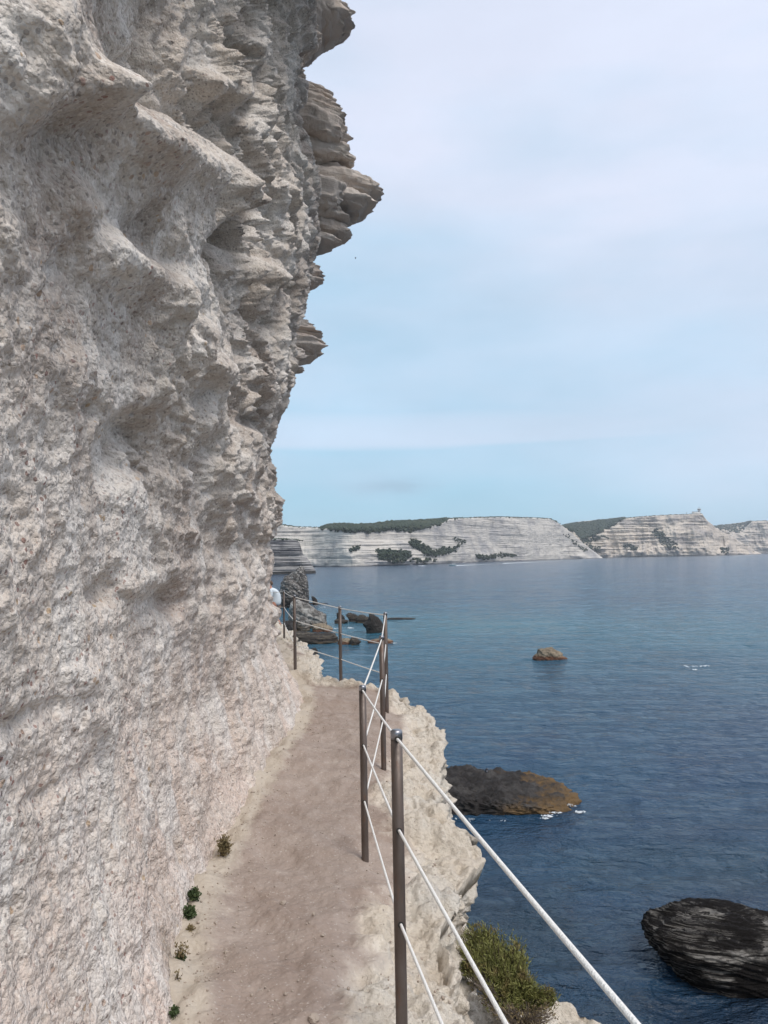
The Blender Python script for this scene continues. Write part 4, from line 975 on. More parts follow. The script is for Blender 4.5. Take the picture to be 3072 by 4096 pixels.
rock('rock', [(1247, 2385), (1256, 2386), (1264, 2394), (1270, 2404), (1276, 2420), (1254, 2420), (1252, 2404)], dep(2420, 1260), .8, M['r_dark'], 'thin dark tooth of rock to the right of the sail shaped rock', seed=28, amp=.12, freq=.8)
rock('rock', [(1248, 2594), (1262, 2592), (1270, 2602), (1266, 2616), (1246, 2616)], dep(2614, 1256), .5, M['r_dark'], 'small black rock at the water line beside the cream ledge', seed=29, amp=.07, freq=1.4)
rock('rock', [(1125, 2560), (1130, 2528), (1142, 2520), (1152, 2528), (1160, 2545), (1156, 2562)], dep(2562, 1140) - 3, 1.1, M['r_dark'], 'dark boulder right behind the farthest thin post', seed=30, amp=.12, freq=.9, sub=1)
rock('reef', [(1540, 2474), (1570, 2471), (1620, 2471), (1660, 2472), (1682, 2475), (1600, 2477), (1545, 2477)], dep(2476, 1600), 1.0, M['r_dark'], 'long thin line of reef just above the water right of the corner post', 'reef', seed=31, amp=.05, freq=.8)
rock('reef', [(1225, 2412), (1270, 2411), (1312, 2412), (1305, 2416), (1228, 2417)], dep(2416, 1270), 1.5, M['r_dark'], 'thin line of reef at the foot of the dark tooth rock', 'reef', seed=32, amp=.06, freq=.8)

# ------------------------------------------------------------------ the air over the bay
def haze():
    m = bpy.data.materials.new('sea_air'); m.use_nodes = True; t = m.node_tree; t.nodes.clear()
    o = t.nodes.new('ShaderNodeOutputMaterial'); v = t.nodes.new('ShaderNodeVolumePrincipled')
    v.inputs['Color'].default_value = (.86, .91, 1.0, 1); v.inputs['Density'].default_value = HAZE; v.inputs['Anisotropy'].default_value = .2
    t.links.new(v.outputs[0], o.inputs['Volume'])
    b = MB(); b.box((0, 0, 78), (26000, 26000, 164)); ob = b.build('haze', m, None, False); tag(ob, 'thin bluish sea air', kind='stuff')
HAZE = 1.1e-4
haze()

# ------------------------------------------------------------------ plants
M['leaf_bush'] = m_leaf('samphire_leaf', (.13, .14, .042), (.20, .195, .065), (.22, .165, .075), 30)
M['leaf_green'] = m_leaf('small_green_leaf', (.05, .075, .034), (.08, .11, .045), (.11, .12, .055), 60)
M['leaf_dry'] = m_leaf('dry_leaf', (.16, .12, .065), (.24, .19, .10), (.10, .09, .04), 60)
M['twig'] = plain('grey_twig', (.20, .165, .14), .9, 0, .1, .35, 30)
M['twig_d'] = plain('dark_twig', (.09, .07, .055), .9, 0, .1, .35, 30)
def leaf_cloud(rs, pts, L, w, up=.6, n=1, out=None, org=None):
    V = []; F = []
    for p in pts:
        for _ in range(n):
            d = rs.normal(size=3); d[2] += up
            if org is not None: d += 1.1 * (np.array(p) - org) / (np.linalg.norm(np.array(p) - org) + 1e-6)
            d /= np.linalg.norm(d); s = np.cross(d, rs.normal(size=3)); s /= np.linalg.norm(s) + 1e-6
            l = L * rs.uniform(.6, 1.4); ww = w * rs.uniform(.7, 1.3); k = len(V); p = np.array(p)
            V += [p - s * ww * .5, p + s * ww * .5, p + d * l * .55 + s * ww, p + d * l, p + d * l * .55 - s * ww]
            F.append((k, k + 1, k + 2, k + 3, k + 4))
    return V, F
def bush(name, cells, base, mat, tmat, nst, nl, L, w, label, cat, seed, up=.6, group=None, sr=.004, jag=1.0):
    """stems that fan out to the cells of the crown, leaf sprigs along their outer parts"""
    rs = np.random.RandomState(seed); base = np.array(base, float)
    root = empty(name, base, label, cat, group)
    stems = MB(); pts = []
    for k in range(nst):
        c, r = cells[rs.randint(len(cells))]; d = rs.normal(size=3); d /= np.linalg.norm(d)
        tip = np.array(c) + d * np.array(r) * rs.uniform(.35, 1.12 * jag)
        foot = base + rs.normal(size=3) * (.06, .06, .0) * np.max(cells[0][1]) * 2
        mid = lerp(foot, tip, .5) + rs.normal(size=3) * .12 * np.linalg.norm(tip - foot) * .5
        cr = []
        for t in np.linspace(0, 1, 7):
            cr.append((1 - t) ** 2 * foot + 2 * t * (1 - t) * mid + t * t * tip)
        stems.tube([q - base for q in cr], [sr * (1 - .7 * t) for t in np.linspace(0, 1, 7)], 4, False)
        for t in rs.uniform(.45, 1.0, nl) ** .7:
            q = (1 - t) ** 2 * foot + 2 * t * (1 - t) * mid + t * t * tip
            pts.append(q - base + rs.normal(size=3) * L * .6)
    stems.build('stems', tmat, root)
    if nl:
        V, F = leaf_cloud(rs, pts, L, w, up, 1, None, np.zeros(3)); o = new_mesh('foliage', np.array(V), F, mat, False, root)
    return root
def P3(u, v, y): return at_depth(u, v, y)
# big shrub on the bench below the path
cells = []
for (u, v, ru, rv, y) in [(1890, 3760, 60, 50, 4.75), (1950, 3755, 65, 50, 4.8), (2030, 3800, 65, 60, 4.75), (2070, 3830, 45, 60, 4.7), (1940, 3840, 80, 70, 4.6), (2040, 3900, 85, 80, 4.6), (2090, 3930, 60, 70, 4.6), (2110, 3980, 55, 50, 4.55), (2030, 3990, 75, 60, 4.45), (1850, 3830, 40, 40, 4.55), (2190, 3990, 40, 30, 4.45), (1990, 3930, 70, 60, 4.5), (1900, 3730, 50, 35, 4.8)]:
    s = y / FPX; cells.append((P3(u, v, y), np.array([ru * s, rv * s * 1.1, rv * s])))
bb = P3(2030, 4040, 4.62)
bush('shrub', cells, bb, M['leaf_bush'], M['twig_d'], 700, 40, .022, .0026, 'large dark green shrub growing on the ledge below the path', 'shrub', 41, .7, sr=.0035)
cells = []
for (u, v, ru, rv, y) in [(2090, 4050, 80, 45, 4.35), (2180, 4050, 60, 45, 4.35), (2010, 4030, 60, 45, 4.4), (2130, 4090, 90, 50, 4.2), (1930, 3960, 40, 60, 4.5), (1890, 3900, 30, 50, 4.55)]:
    s = y / FPX; cells.append((P3(u, v, y), np.array([ru * s, rv * s, rv * s])))
bush('shrub', cells, P3(2090, 4110, 4.4), M['leaf_dry'], M['twig'], 420, 2, .016, .003, 'dry twiggy grey shrub at the lower right foot of the green shrub', 'shrub', 43, .5, sr=.0022)
def tuft(u, v, ru, rv, mat, tm, nst, nl, L, w, lab, seed, name='plant', up=.6, lift=0):
    g = at_z(u, v + rv, 8.40); y = g[1]; s = y / FPX
    gx = max(g[0], float(base_x(y)) + .02); gz = ground_z(gx, y)
    return bush(name, [((gx, y, gz + rv * s * .9), np.array([ru * s, ru * s, rv * s]) * .85)], (gx - .01, y + .01, gz - .005), mat, tm, nst, nl, L, w, lab, 'plant', seed, up, 'small plants at the foot of the wall', sr=.0014)
tuft(897, 3328, 36, 46, M['leaf_dry'], M['twig_d'], 60, 12, .014, .003, 'round brownish dry tuft at the foot of the wall, farthest along the path', 51)
tuft(766, 3548, 26, 30, M['leaf_green'], M['twig_d'], 42, 14, .011, .0045, 'upper of two small dark green plants at the foot of the wall', 52)
tuft(742, 3606, 22, 30, M['leaf_green'], M['twig_d'], 38, 14, .011, .0045, 'lower of two small dark green plants at the foot of the wall', 53)
tuft(765, 3668, 16, 9, M['leaf_dry'], M['twig_d'], 16, 6, .010, .0035, 'tiny flat plant on the path below the two green plants', 54)
tuft(712, 3762, 26, 50, M['leaf_dry'], M['twig_d'], 16, 12, .010, .003, 'upright thin olive sprig at the foot of the wall', 55, up=1.2)
tuft(694, 3800, 16, 14, M['leaf_green'], M['twig_d'], 18, 10, .009, .0035, 'little dark clump at the base of the thin olive sprig', 57)
tuft(706, 3868, 26, 22, M['leaf_dry'], M['twig_d'], 10, 3, .009, .003, 'bare brown dried stalks at the foot of the wall', 56)
tuft(664, 4012, 24, 13, M['leaf_green'], M['twig_d'], 22, 8, .009, .004, 'dark little plant nearest to the camera at the wall', 58)

# ------------------------------------------------------------------ person walking behind the corner
def skin(name, nodes, mat, parent, sub=2):
    """nodes: (position, radius, parent index) -> one skinned surface"""
    me = bpy.data.meshes.new(name)
    me.from_pydata([n[0] for n in nodes], [(i, n[2]) for i, n in enumerate(nodes) if n[2] is not None], []); me.update()
    o = bpy.data.objects.new(name, me); COL.objects.link(o); o.parent = parent
    md = o.modifiers.new('skin', 'SKIN'); md.use_smooth_shade = True
    for i, n in enumerate(nodes):
        r = n[1] if hasattr(n[1], '__len__') else (n[1], n[1]); me.skin_vertices[0].data[i].radius = r
    me.skin_vertices[0].data[0].use_root = True
    ss = o.modifiers.new('sub', 'SUBSURF'); ss.levels = sub; ss.render_levels = sub
    me.materials.append(mat); return o
M['skin'] = plain('sunburnt_skin', (.50, .24, .17), .6, 0, .3, .08, 20); M['shirt'] = plain('white_shirt', (.62, .68, .72), .85, 0, .2, .04, 12); M['shorts'] = plain('brown_shorts', (.14, .10, .08), .9, 0, .2, .1, 12); M['hair'] = plain('grey_brown_hair', (.12, .08, .06), .8, 0, .2, .2, 60); M['shoe'] = plain('dark_shoe', (.05, .045, .04), .7)
hp = P3(1084, 2343, 26.0)           # centre of the head
def person():
    fz = hp[2] - 1.47                # bent forward while walking to the left
    root = empty('person', (hp[0] - .02, 26.0, fz), 'person in a loose white shirt, mostly hidden behind the cliff corner', 'person')
    B = lambda x, y, z: (x, y, z)
    # body: pelvis root; stooped to -x, walking left
    n = [(B(.14, 0, .88), (.14, .16), None), (B(.15, 0, 1.02), (.13, .16), 0), (B(.12, 0, 1.18), (.13, .18), 1), (B(.05, 0, 1.32), (.12, .19), 2), (B(.0, 0, 1.385), (.055, .055), 3), (B(-.03, 0, 1.44), (.085, .078), 4), (B(-.045, 0, 1.54), (.092, .08), 5), (B(-.04, 0, 1.60), (.06, .05), 6),
         (B(.04, -.19, 1.31), .055, 3), (B(.02, -.25, 1.07), .043, 8), (B(-.16, -.22, .93), .032, 9), (B(-.24, -.2, .9), (.035, .018), 10),
         (B(.04, .19, 1.31), .055, 3), (B(.10, .25, 1.07), .043, 12), (B(.0, .25, .87), .032, 13), (B(-.04, .25, .79), (.035, .018), 14),
         (B(.12, -.10, .82), .085, 0), (B(-.06, -.10, .46), .06, 16), (B(.02, -.1, .09), .042, 17), (B(-.14, -.1, .04), (.045, .03), 18),
         (B(.14, .10, .82), .085, 0), (B(.16, .10, .45), .06, 20), (B(.34, .1, .12), .042, 21), (B(.22, .1, .04), (.045, .03), 22)]
    skin('body', n, M['skin'], root)
    sh = [(B(.15, 0, .80), (.175, .20), None), (B(.175, 0, 1.0), (.165, .20), 0), (B(.14, 0, 1.18), (.16, .215), 1), (B(.05, 0, 1.33), (.13, .20), 2), (B(.02, 0, 1.38), (.08, .09), 3), (B(.045, -.20, 1.30), .075, 3), (B(.03, -.255, 1.10), .07, 5), (B(.045, .20, 1.30), .075, 3), (B(.10, .255, 1.10), .07, 7)]
    skin('shirt', sh, M['shirt'], root)
    so = [(B(.14, 0, .84), (.155, .175), None), (B(.10, -.10, .72), .105, 0), (B(.0, -.10, .52), .095, 1), (B(.15, .10, .72), .105, 0), (B(.16, .10, .50), .095, 3)]
    skin('shorts', so, M['shorts'], root)
    b = MB(); b.ball((-.03, 0, 1.59), (.095, .085, .07), 14, 8); b.ball((.02, 0, 1.55), (.07, .08, .075), 12, 8); b.build('hair', M['hair'], root)
    b = MB(); b.ball((-.14, 0, 1.53), (.022, .014, .018), 8, 6); b.build('nose', M['skin'], root)
    for sy in (-1, 1):
        b = MB(); b.ball((-.045, sy * .083, 1.53), (.018, .01, .03), 8, 6); b.build('ear', M['skin'], root)
    for x, y, z in ((-.10, -.1, .035), (.26, .1, .035)):
        b = MB(); b.ball((x, y, z), (.13, .05, .045), 12, 8); b.build('shoe', M['shoe'], root)
person()

# ------------------------------------------------------------------ birds
M['feather'] = plain('dark_plumage', (.045, .045, .055), .7, 0, .2, .3, 60); M['feather_l'] = plain('grey_breast', (.20, .20, .22), .8, 0, .2, .2, 60); M['beak'] = plain('dark_beak', (.03, .028, .025), .5); M['legs'] = plain('bird_leg', (.06, .045, .04), .6)
def sitting_bird():
    y = d0 - .1
    p = P3(1946, 3094, y); s = (22 * y / FPX) / .26
    root = empty('bird', p + np.array([0, 0, -.004]), 'dark bird perched upright on top of the big black rock', 'bird')
    from mathutils import Euler
    b = MB(); R = Euler((.35, 0, .5)).to_matrix(); b.ball((0, 0, .135 * s), (.055 * s, .065 * s, .10 * s), 14, 10, R); b.ball((.012 * s, -.02 * s, .215 * s), (.04 * s, .043 * s, .042 * s), 12, 8); b.build('body', M['feather'], root)
    b = MB(); b.ball((.014 * s, -.038 * s, .125 * s), (.04 * s, .035 * s, .07 * s), 12, 8); b.build('breast', M['feather_l'], root)
    b = MB(); b.tube([(.02 * s, -.055 * s, .215 * s), (.03 * s, -.085 * s, .208 * s)], [.012 * s, .002 * s], 6); b.build('beak', M['beak'], root)
    for sx in (-1, 1):
        b = MB(); b.ball((sx * .05 * s, .015 * s, .13 * s), (.016 * s, .045 * s, .085 * s), 10, 8, R); b.build('wing', M['feather'], root)
        b = MB(); b.tube([(sx * .018 * s, 0, .06 * s), (sx * .02 * s, -.005 * s, 0)], .006 * s, 6); b.tube([(sx * .02 * s, .01 * s, .004), (sx * .022 * s, -.03 * s, .004)], .005 * s, 5); b.build('leg', M['legs'], root)
    b = MB(); b.tube([(0, .04 * s, .06 * s), (-.01 * s, .075 * s, .02 * s)], [.025 * s, .012 * s], 8); b.build('tail', M['feather'], root)
sitting_bird()
def flying_bird():
    y = 48.0; p = P3(1422, 1031, y); s = 10 * y / FPX
    root = empty('bird', p, 'tiny dark bird flying in the sky to the right of the cliff', 'bird')
    b = MB(); b.tube([(0, .1 * s, .42 * s), (0, .02 * s, .15 * s), (0, 0, -.2 * s), (0, -.02 * s, -.42 * s), (0, -.02 * s, -.52 * s)], [.03 * s, .10 * s, .16 * s, .12 * s, .03 * s], 8); b.build('body', M['feather'], root)
    for sx, dz in ((1, .12), (-1, -.05)):
        b = MB(); V = [(0, 0, .05 * s), (sx * .22 * s, .05 * s, .12 * s), (sx * .42 * s, .12 * s, (.15 + dz) * s), (sx * .2 * s, .06 * s, -.1 * s), (0, .02 * s, -.2 * s)]
        V2 = [(x, yy + .02 * s, z) for x, yy, z in V]
        b.add(V + V2, [(0, 1, 2, 3, 4), (9, 8, 7, 6, 5)] + [(k, (k + 1) % 5, 5 + (k + 1) % 5, 5 + k) for k in range(5)]); b.build('wing', M['feather'], root, False)
flying_bird()

# ------------------------------------------------------------------ boats and foam
M['hull'] = plain('white_hull', (.75, .76, .76), .3, 0, .5, .03, 2); M['hullb'] = plain('teal_hull', (.10, .22, .27), .35, 0, .5, .05, 2)
def m_foam():
    t = NT('sea_foam'); return t.out(t.mix(t.noise(6, 4), (.5, .54, .57), (.72, .75, .77)), .8, t.bump(t.noise(9, 4, .7), .8, .1))
M['foam'] = m_foam()
def foam_patch(pts, label, r0, r1, seed, n=60, h=.03, kind='stuff', z0=.07):
    """broken water: many small flat irregular flakes lying on the surface, one object"""
    rs = np.random.RandomState(seed); b = MB()
    for _ in range(n):
        k = rs.randint(len(pts)); c = pts[k]
        w = rs.uniform(r0, r1) * .3; l = w * rs.uniform(1.5, 4.0)
        x = c[0] + rs.normal() * c[2] * 1.1; y = c[1] + rs.normal() * c[3] * 1.1; a = rs.normal() * .25
        m = 9; ring = [(x + l * math.cos(t) * rs.uniform(.6, 1.2) * math.cos(a), y + w * math.sin(t) * rs.uniform(.6, 1.2) + l * math.cos(t) * math.sin(a), z0) for t in np.linspace(0, 2 * math.pi, m, endpoint=False)]
        b.add(ring + [(x, y, z0 + h)], [(i, (i + 1) % m, m) for i in range(m)])
    o = b.build('foam', M['foam'], None); tag(o, label, 'foam', kind=kind); return o
def fl(u, v, su, sv):
    p = at_z(u, v, 0.0); q = at_z(u + su, v, 0.0); r = at_z(u, v - sv, 0.0); return (p[0], p[1], abs(q[0] - p[0]), abs(r[1] - p[1]))
foam_patch([fl(2262, 3228, 16, 3), fl(2240, 3238, 14, 3), fl(2215, 3258, 12, 2), fl(2195, 3272, 10, 2), fl(2180, 3280, 8, 2), fl(2325, 3256, 12, 2)], 'white foam breaking at the right end of the big black rock', .02, .08, 1, 150)
foam_patch([fl(1890, 3286, 12, 2), fl(1830, 3282, 14, 2), fl(2010, 3292, 14, 3)], 'thin foam flecks under the overhang of the big black rock', .015, .035, 2, 22)
foam_patch([fl(2752, 2670, 10, 2), fl(2785, 2668, 14, 1.5), fl(2815, 2667, 10, 1.5), fl(2770, 2680, 6, 2)], 'small white breaking wave in the open water on the right', .06, .18, 3, 30)
foam_patch([fl(1395, 2512, 6, 1), fl(1408, 2514, 8, .8), fl(1345, 2517, 12, 1)], 'white foam streaks between the dark shelf and the notched rock', .12, .28, 4, 26)
foam_patch([fl(1527, 2532, 6, 1), fl(1578, 2575, 6, .7), fl(1490, 2571, 5, 1), fl(1620, 2475, 14, .6)], 'white foam around the rocks behind the corner post', .08, .22, 5, 24)
foam_patch([fl(1262, 2425, 4, 1), fl(1275, 2428, 8, .8), fl(1290, 2430, 8, .7)], 'foam streaks below the dark tooth rock', .1, .3, 6, 16)
def wake(u0, v0, u1, v1, w0, w1, label, seed, n=60):
    a = at_z(u0, v0, 0.0); c = at_z(u1, v1, 0.0); rs = np.random.RandomState(seed)
    b = MB(); V = []; m = n
    d = (c - a); L = np.linalg.norm(d); d /= L; s = np.array([-d[1], d[0], 0])
    for k in range(m + 1):
        t = k / m; w = lerp(w0, w1, t) * rs.uniform(.5, 1.3); p = a + d * L * t
        V += [p + s * w * .5 + (0, 0, .12), p + (0, 0, .12 + .5 * (1 - t) ** 2), p - s * w * .5 + (0, 0, .12)]
    F = []
    for k in range(m):
        i = 3 * k; F += [(i, i + 1, i + 4, i + 3), (i + 1, i + 2, i + 5, i + 4)]
    b.add(V, F); tag(b.build('wake', M['foam'], None), label, 'wake', kind='stuff')
def boat(u, v, L, label, big=True):
    p = at_z(u, v, 0.0); root = empty('motor_boat', p, label, 'boat', 'motor boats below the far cliff'); ang = math.pi - .10; root.rotation_euler = (0, -.06, ang)
    # local +x is forward; boat heads to the left of the picture
    sec = []; ns = 14
    for k in range(ns):
        t = k / (ns - 1); w = .16 * L * (1 - max(0, t - .35) ** 2 / .65 ** 2 * .97); zb = -.02 * L + .06 * L * max(0, t - .5) ** 1.5 * 2; zt = .085 * L + .05 * L * t ** 2
        x = -L / 2 + L * t + (0.0)
        sec.append([(x, -w, zt), (x, -w * .85, zb + .03 * L), (x, 0, zb - .02 * L), (x, w * .85, zb + .03 * L), (x, w, zt)])
    V = [q for s_ in sec for q in s_]; F = []
    for k in range(ns - 1):
        for j in range(4): F.append((k * 5 + j, k * 5 + j + 1, (k + 1) * 5 + j + 1, (k + 1) * 5 + j))
        F.append((k * 5, (k + 1) * 5, (k + 1) * 5 + 4, k * 5 + 4))
    F.append((0, 4, 3, 2, 1))
    b = MB(); b.add(V, F); b.build('hull', M['hullb'] if big else M['hull'], root)
    if big:
        b = MB(); b.box((.02 * L, 0, .17 * L), (.30 * L, .22 * L, .10 * L)); b.build('cabin', M['hull'], root, False)
        b = MB(); b.box((.19 * L, 0, .19 * L), (.05 * L, .2 * L, .06 * L)); b.box((.02 * L, -.112 * L, .185 * L), (.2 * L, .006, .05 * L)); b.box((.02 * L, .112 * L, .185 * L), (.2 * L, .006, .05 * L)); b.build('window', M['glass'], root, False)
        b = MB(); b.box((-.10 * L, 0, .315 * L), (.40 * L, .25 * L, .022 * L)); b.build('roof', M['hull'], root, False)
        for sx in (-.27, .06):
            for sy in (-1, 1):
                b = MB(); b.tube([(sx * L, sy * .11 * L, .1 * L), (sx * L, sy * .11 * L, .31 * L)], .012 * L, 6); b.build('roof_post', M['hull'], root)
        b = MB(); b.box((-.36 * L, 0, .10 * L), (.2 * L, .26 * L, .03 * L)); b.build('deck', M['hull'], root, False)
    else:
        b = MB(); b.box((-.1 * L, 0, .14 * L), (.16 * L, .12 * L, .12 * L)); b.build('console', M['hull'], root, False)
    b = MB(); b.box((-.53 * L, 0, .08 * L), (.07 * L, .09 * L, .16 * L)); b.build('outboard_motor', M['mast'], root, False)
boat(1813, 2263, 9.0, 'white and teal cabin boat speeding left with a long white wake')
wake(1822, 2263.5, 2010, 2254.5, 3.4, 2.0, 'long white wake trailing from the cabin boat', 3)
wake(2010, 2254.5, 2320, 2241, 1.2, .7, 'thin far end of the cabin boat wake', 4, 50)
boat(1682, 2264, 5.0, 'small white open boat with a short wake, left of the cabin boat', False)
wake(1687, 2264.5, 1725, 2263, 1.4, .6, 'short wake of the small white open boat', 5, 20)
boat(1645, 2260.5, 4.0, 'tiny white boat close to the rocks, leftmost of the three', False)

# a few loose stones on the path
M['pebble'] = plain('path_pebble', (.36, .30, .25), .9, 0, .1, .3, 30)
rs = np.random.RandomState(3)
SP = [(1132, 3560, .016, 'small grey stone lying in the middle of the path'), (1560, 3490, .008, 'dark pebble beside the second nearest post'), (1290, 3705, .008, 'tiny pebble on the bare middle of the path, below the others'), (1255, 4060, .02, 'pale flat stone at the bottom of the path'), (1010, 3170, .012, 'pebble on the path near the brown flutes of the wall')]
for k, (u, v, r, lab) in enumerate(SP):
    g = at_z(u, v, 8.39); z = ground_z(g[0], g[1]); bm = bmesh.new(); bmesh.ops.create_icosphere(bm, subdivisions=3, radius=r)
    for q in bm.verts:
        d = float(fbm(np.array([q.co.x / r + k * 3]), np.array([q.co.y / r]), np.array([q.co.z / r]), 3)[0]); q.co *= 1 + .28 * d; q.co.z *= .65
    me = bpy.data.meshes.new('stone'); bm.to_mesh(me); bm.free(); me.materials.append(M['pebble'])
    o = bpy.data.objects.new('stone', me); COL.objects.link(o); o.location = (g[0], g[1], z + r * .3); tag(o, lab, 'stone', 'loose stones on the path')

def gravel():
    rs = np.random.RandomState(8); ico = bmesh.new(); bmesh.ops.create_icosphere(ico, subdivisions=1, radius=1); iv = np.array([v.co[:] for v in ico.verts]); ico.verts.index_update(); fi = np.array([[v.index for v in f.verts] for f in ico.faces]); ico.free()
    V = []; F = []; k = 0
    for _ in range(1500):
        y = math.exp(rs.uniform(math.log(2.2), math.log(9.3))); xl = float(base_x(y)); xr = .35
        t = rs.random(); x = xl + .03 + abs(rs.normal()) * .16 if t < .45 else rs.uniform(xl + .05, xr)
        z = ground_z(x, y); r = rs.uniform(.002, .006) * (1.6 if rs.random() < .08 else 1)
        q = iv * (r * rs.uniform(.6, 1.4, 3)) * rs.uniform(.75, 1.2, (len(iv), 1)); V.append(q + (x, y, z + r * .2)); F.append(fi + k * len(iv)); k += 1
    o = new_mesh('gravel', np.concatenate(V), np.concatenate(F), M['pebble'], False); tag(o, 'scattered grit and tiny stones on the path and along the wall foot', 'gravel', kind='stuff')
gravel()
# ------------------------------------------------------------------ camera, sun, sky
cam = bpy.data.cameras.new('camera'); co = bpy.data.objects.new('camera', cam); COL.objects.link(co)
cam.sensor_fit = 'VERTICAL'; cam.sensor_height = 24.0; cam.lens = FPX / 4096 * 24.0
cam.clip_start = .05; cam.clip_end = 40000
mw = Matrix((( CR[0], CU[0], -CF[0], 0), (CR[1], CU[1], -CF[1], 0), (CR[2], CU[2], -CF[2], EYE), (0, 0, 0, 1)))
co.matrix_world = mw
SC.camera = co
SUN_EL, SUN_AZ = math.radians(56), math.radians(142)      # azimuth clockwise from +Y
sd = Vector((math.sin(SUN_AZ) * math.cos(SUN_EL), math.cos(SUN_AZ) * math.cos(SUN_EL), math.sin(SUN_EL)))
sl = bpy.data.lights.new('sun', 'SUN'); sl.energy = 1.6; sl.angle = math.radians(22); sl.color = (1, .95, .88)
so = bpy.data.objects.new('sun', sl); COL.objects.link(so); so.rotation_euler = sd.to_track_quat('Z', 'Y').to_euler()
W = bpy.data.worlds.new('World'); SC.world = W; W.use_nodes = True
nt = W.node_tree; bg = nt.nodes['Background']
def wn(t, **k):
    n = nt.nodes.new(t)
    for a, b in k.items(): setattr(n, a, b)
    return n
def wmath(op, a, b=0., c=None, clamp=False):
    n = wn('ShaderNodeMath', operation=op, use_clamp=clamp)
    for i, q in enumerate((a, b, c)):
        if q is None: continue
        if isinstance(q, bpy.types.NodeSocket): nt.links.new(q, n.inputs[i])
        else: n.inputs[i].default_value = q
    return n.outputs[0]
sky = wn('ShaderNodeTexSky', sky_type='NISHITA', sun_disc=False); sky.sun_elevation = SUN_EL; sky.sun_rotation = SUN_AZ
sky.air_density = 1.0; sky.dust_density = .6; sky.ozone_density = 1.5
tc = wn('ShaderNodeTexCoord'); sx = wn('ShaderNodeSeparateXYZ'); nt.links.new(tc.outputs['Generated'], sx.inputs[0])
dx, dy, dz = sx.outputs
# thin high cloud: streaky, denser overhead and to the right
mp = wn('ShaderNodeMapping'); nt.links.new(tc.outputs['Generated'], mp.inputs[0]); mp.inputs['Scale'].default_value = (1.2, 1.2, 4.0)
ns = wn('ShaderNodeTexNoise'); nt.links.new(mp.outputs[0], ns.inputs['Vector']); ns.inputs['Scale'].default_value = 1.6; ns.inputs['Detail'].default_value = 5; ns.inputs['Roughness'].default_value = .5
mp2 = wn('ShaderNodeMapping'); nt.links.new(tc.outputs['Generated'], mp2.inputs[0]); mp2.inputs['Scale'].default_value = (1.5, 1.5, 14.0)
ns2 = wn('ShaderNodeTexNoise'); nt.links.new(mp2.outputs[0], ns2.inputs['Vector']); ns2.inputs['Scale'].default_value = 1.0; ns2.inputs['Detail'].default_value = 3
veil = wmath('MULTIPLY_ADD', dz, 1.7, wmath('MULTIPLY_ADD', dx, .75, -.05))
veil = wmath('ADD', veil, wmath('MULTIPLY', wmath('SUBTRACT', ns.outputs['Fac'], .5), 1.7))
veil = wmath('ADD', veil, 0.0, clamp=True)
# low bank of cloud about nine degrees up
def wramp(v, a, b):
    n = wn('ShaderNodeMapRange', interpolation_type='SMOOTHSTEP'); nt.links.new(v, n.inputs[0]); n.inputs[1].default_value = a; n.inputs[2].default_value = b; return n.outputs[0]
dzw = wmath('ADD', dz, wmath('MULTIPLY', wmath('SUBTRACT', ns2.outputs['Fac'], .5), .03))
bk = wmath('MULTIPLY', wramp(dzw, .128, .142), wmath('SUBTRACT', 1.0, wramp(dzw, .160, .205)))
bk = wmath('MULTIPLY', bk, wmath('MULTIPLY_ADD', ns2.outputs['Fac'], .8, .35, clamp=True))
fac = wmath('MAXIMUM', veil, wmath('MULTIPLY', bk, .8))
# small grey cloud low over the bay
mp4 = wn('ShaderNodeMapping'); nt.links.new(tc.outputs['Generated'], mp4.inputs[0]); mp4.inputs['Scale'].default_value = (16, 16, 60.0)
ns4 = wn('ShaderNodeTexNoise'); nt.links.new(mp4.outputs[0], ns4.inputs['Vector']); ns4.inputs['Scale'].default_value = 1.0; ns4.inputs['Detail'].default_value = 4
def blob(cx, cz, wx, wz):
    az = wmath('DIVIDE', dx, dy)
    a = wmath('DIVIDE', wmath('SUBTRACT', az, cx), wx); b = wmath('DIVIDE', wmath('SUBTRACT', dz, cz), wz)
    return wmath('POWER', 2.718, wmath('MULTIPLY', wmath('ADD', wmath('MULTIPLY', a, a), wmath('MULTIPLY', b, b)), -1.0))
bl = wmath('MULTIPLY', wmath('MULTIPLY', blob(.012, .088, .05, .010), wmath('GREATER_THAN', dy, 0.0)), wmath('MULTIPLY_ADD', ns4.outputs['Fac'], 4.0, -1.3, clamp=True))
mx = wn('ShaderNodeMix', data_type='RGBA'); nt.links.new(fac, mx.inputs[0])
SKY_STR = .1
blue = wn('ShaderNodeMix', data_type='RGBA', blend_type='MIX'); blue.inputs[0].default_value = .85
nt.links.new(sky.outputs[0], blue.inputs[6]); blue.inputs[7].default_value = (3.3, 5.6, 7.2, 1)
nt.links.new(blue.outputs[2], mx.inputs[6]); mx.inputs[7].default_value = (6.0, 6.5, 7.8, 1)
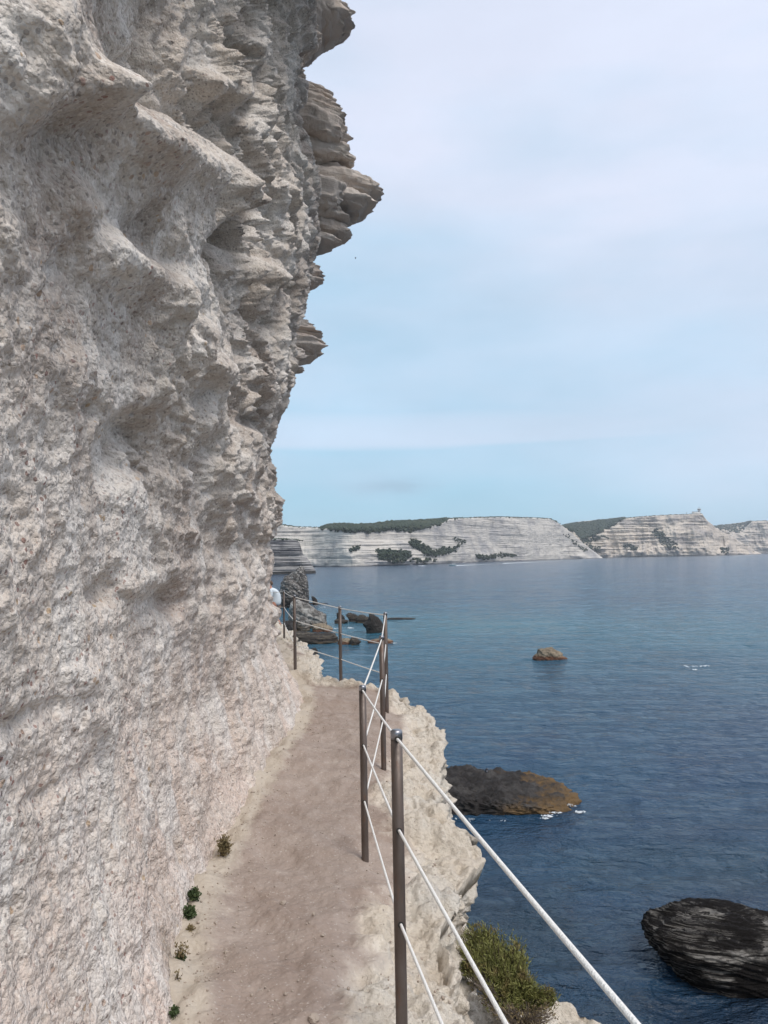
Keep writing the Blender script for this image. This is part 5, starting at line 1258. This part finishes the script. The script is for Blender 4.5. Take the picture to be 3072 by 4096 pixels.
m3 = wn('ShaderNodeMix', data_type='RGBA'); nt.links.new(wmath('MULTIPLY', bl, .5), m3.inputs[0]); nt.links.new(mx.outputs[2], m3.inputs[6]); m3.inputs[7].default_value = (3.0, 4.1, 5.3, 1)
# brighter glow of the veiled sun, high behind the camera
sdv = wn('ShaderNodeVectorMath', operation='DOT_PRODUCT'); nt.links.new(tc.outputs['Generated'], sdv.inputs[0]); sdv.inputs[1].default_value = tuple(sd)
gl = wmath('POWER', wmath('MAXIMUM', sdv.outputs['Value'], 0.0), 5.0)
m4 = wn('ShaderNodeMix', data_type='RGBA', blend_type='ADD'); m4.inputs[0].default_value = 1.0; nt.links.new(m3.outputs[2], m4.inputs[6])
gv = wn('ShaderNodeVectorMath', operation='SCALE'); gv.inputs[0].default_value = (8.0, 7.6, 7.0); nt.links.new(gl, gv.inputs['Scale']); nt.links.new(gv.outputs[0], m4.inputs[7])
mp3 = wn('ShaderNodeMapping'); nt.links.new(tc.outputs['Generated'], mp3.inputs[0]); mp3.inputs['Scale'].default_value = (2.2, 2.2, 6.0); mp3.inputs['Rotation'].default_value = (0, .15, 0)
ns3 = wn('ShaderNodeTexNoise'); nt.links.new(mp3.outputs[0], ns3.inputs['Vector']); ns3.inputs['Scale'].default_value = 1.5; ns3.inputs['Detail'].default_value = 5; ns3.inputs['Roughness'].default_value = .55
dk = wmath('MULTIPLY_ADD', wmath('SUBTRACT', ns3.outputs['Fac'], .5), .26, 1.02)
m5 = wn('ShaderNodeVectorMath', operation='SCALE'); nt.links.new(m4.outputs[2], m5.inputs[0]); nt.links.new(dk, m5.inputs['Scale'])
nt.links.new(m5.outputs[0], bg.inputs['Color']); bg.inputs['Strength'].default_value = SKY_STR
SC.view_settings.view_transform = 'Standard'; SC.view_settings.look = 'None'; SC.view_settings.gamma = 1; SC.view_settings.exposure = .3
SC.cycles.use_denoising = True; SC.cycles.volume_bounces = 0
SC.cycles.max_bounces = 6; SC.cycles.diffuse_bounces = 3; SC.cycles.glossy_bounces = 3
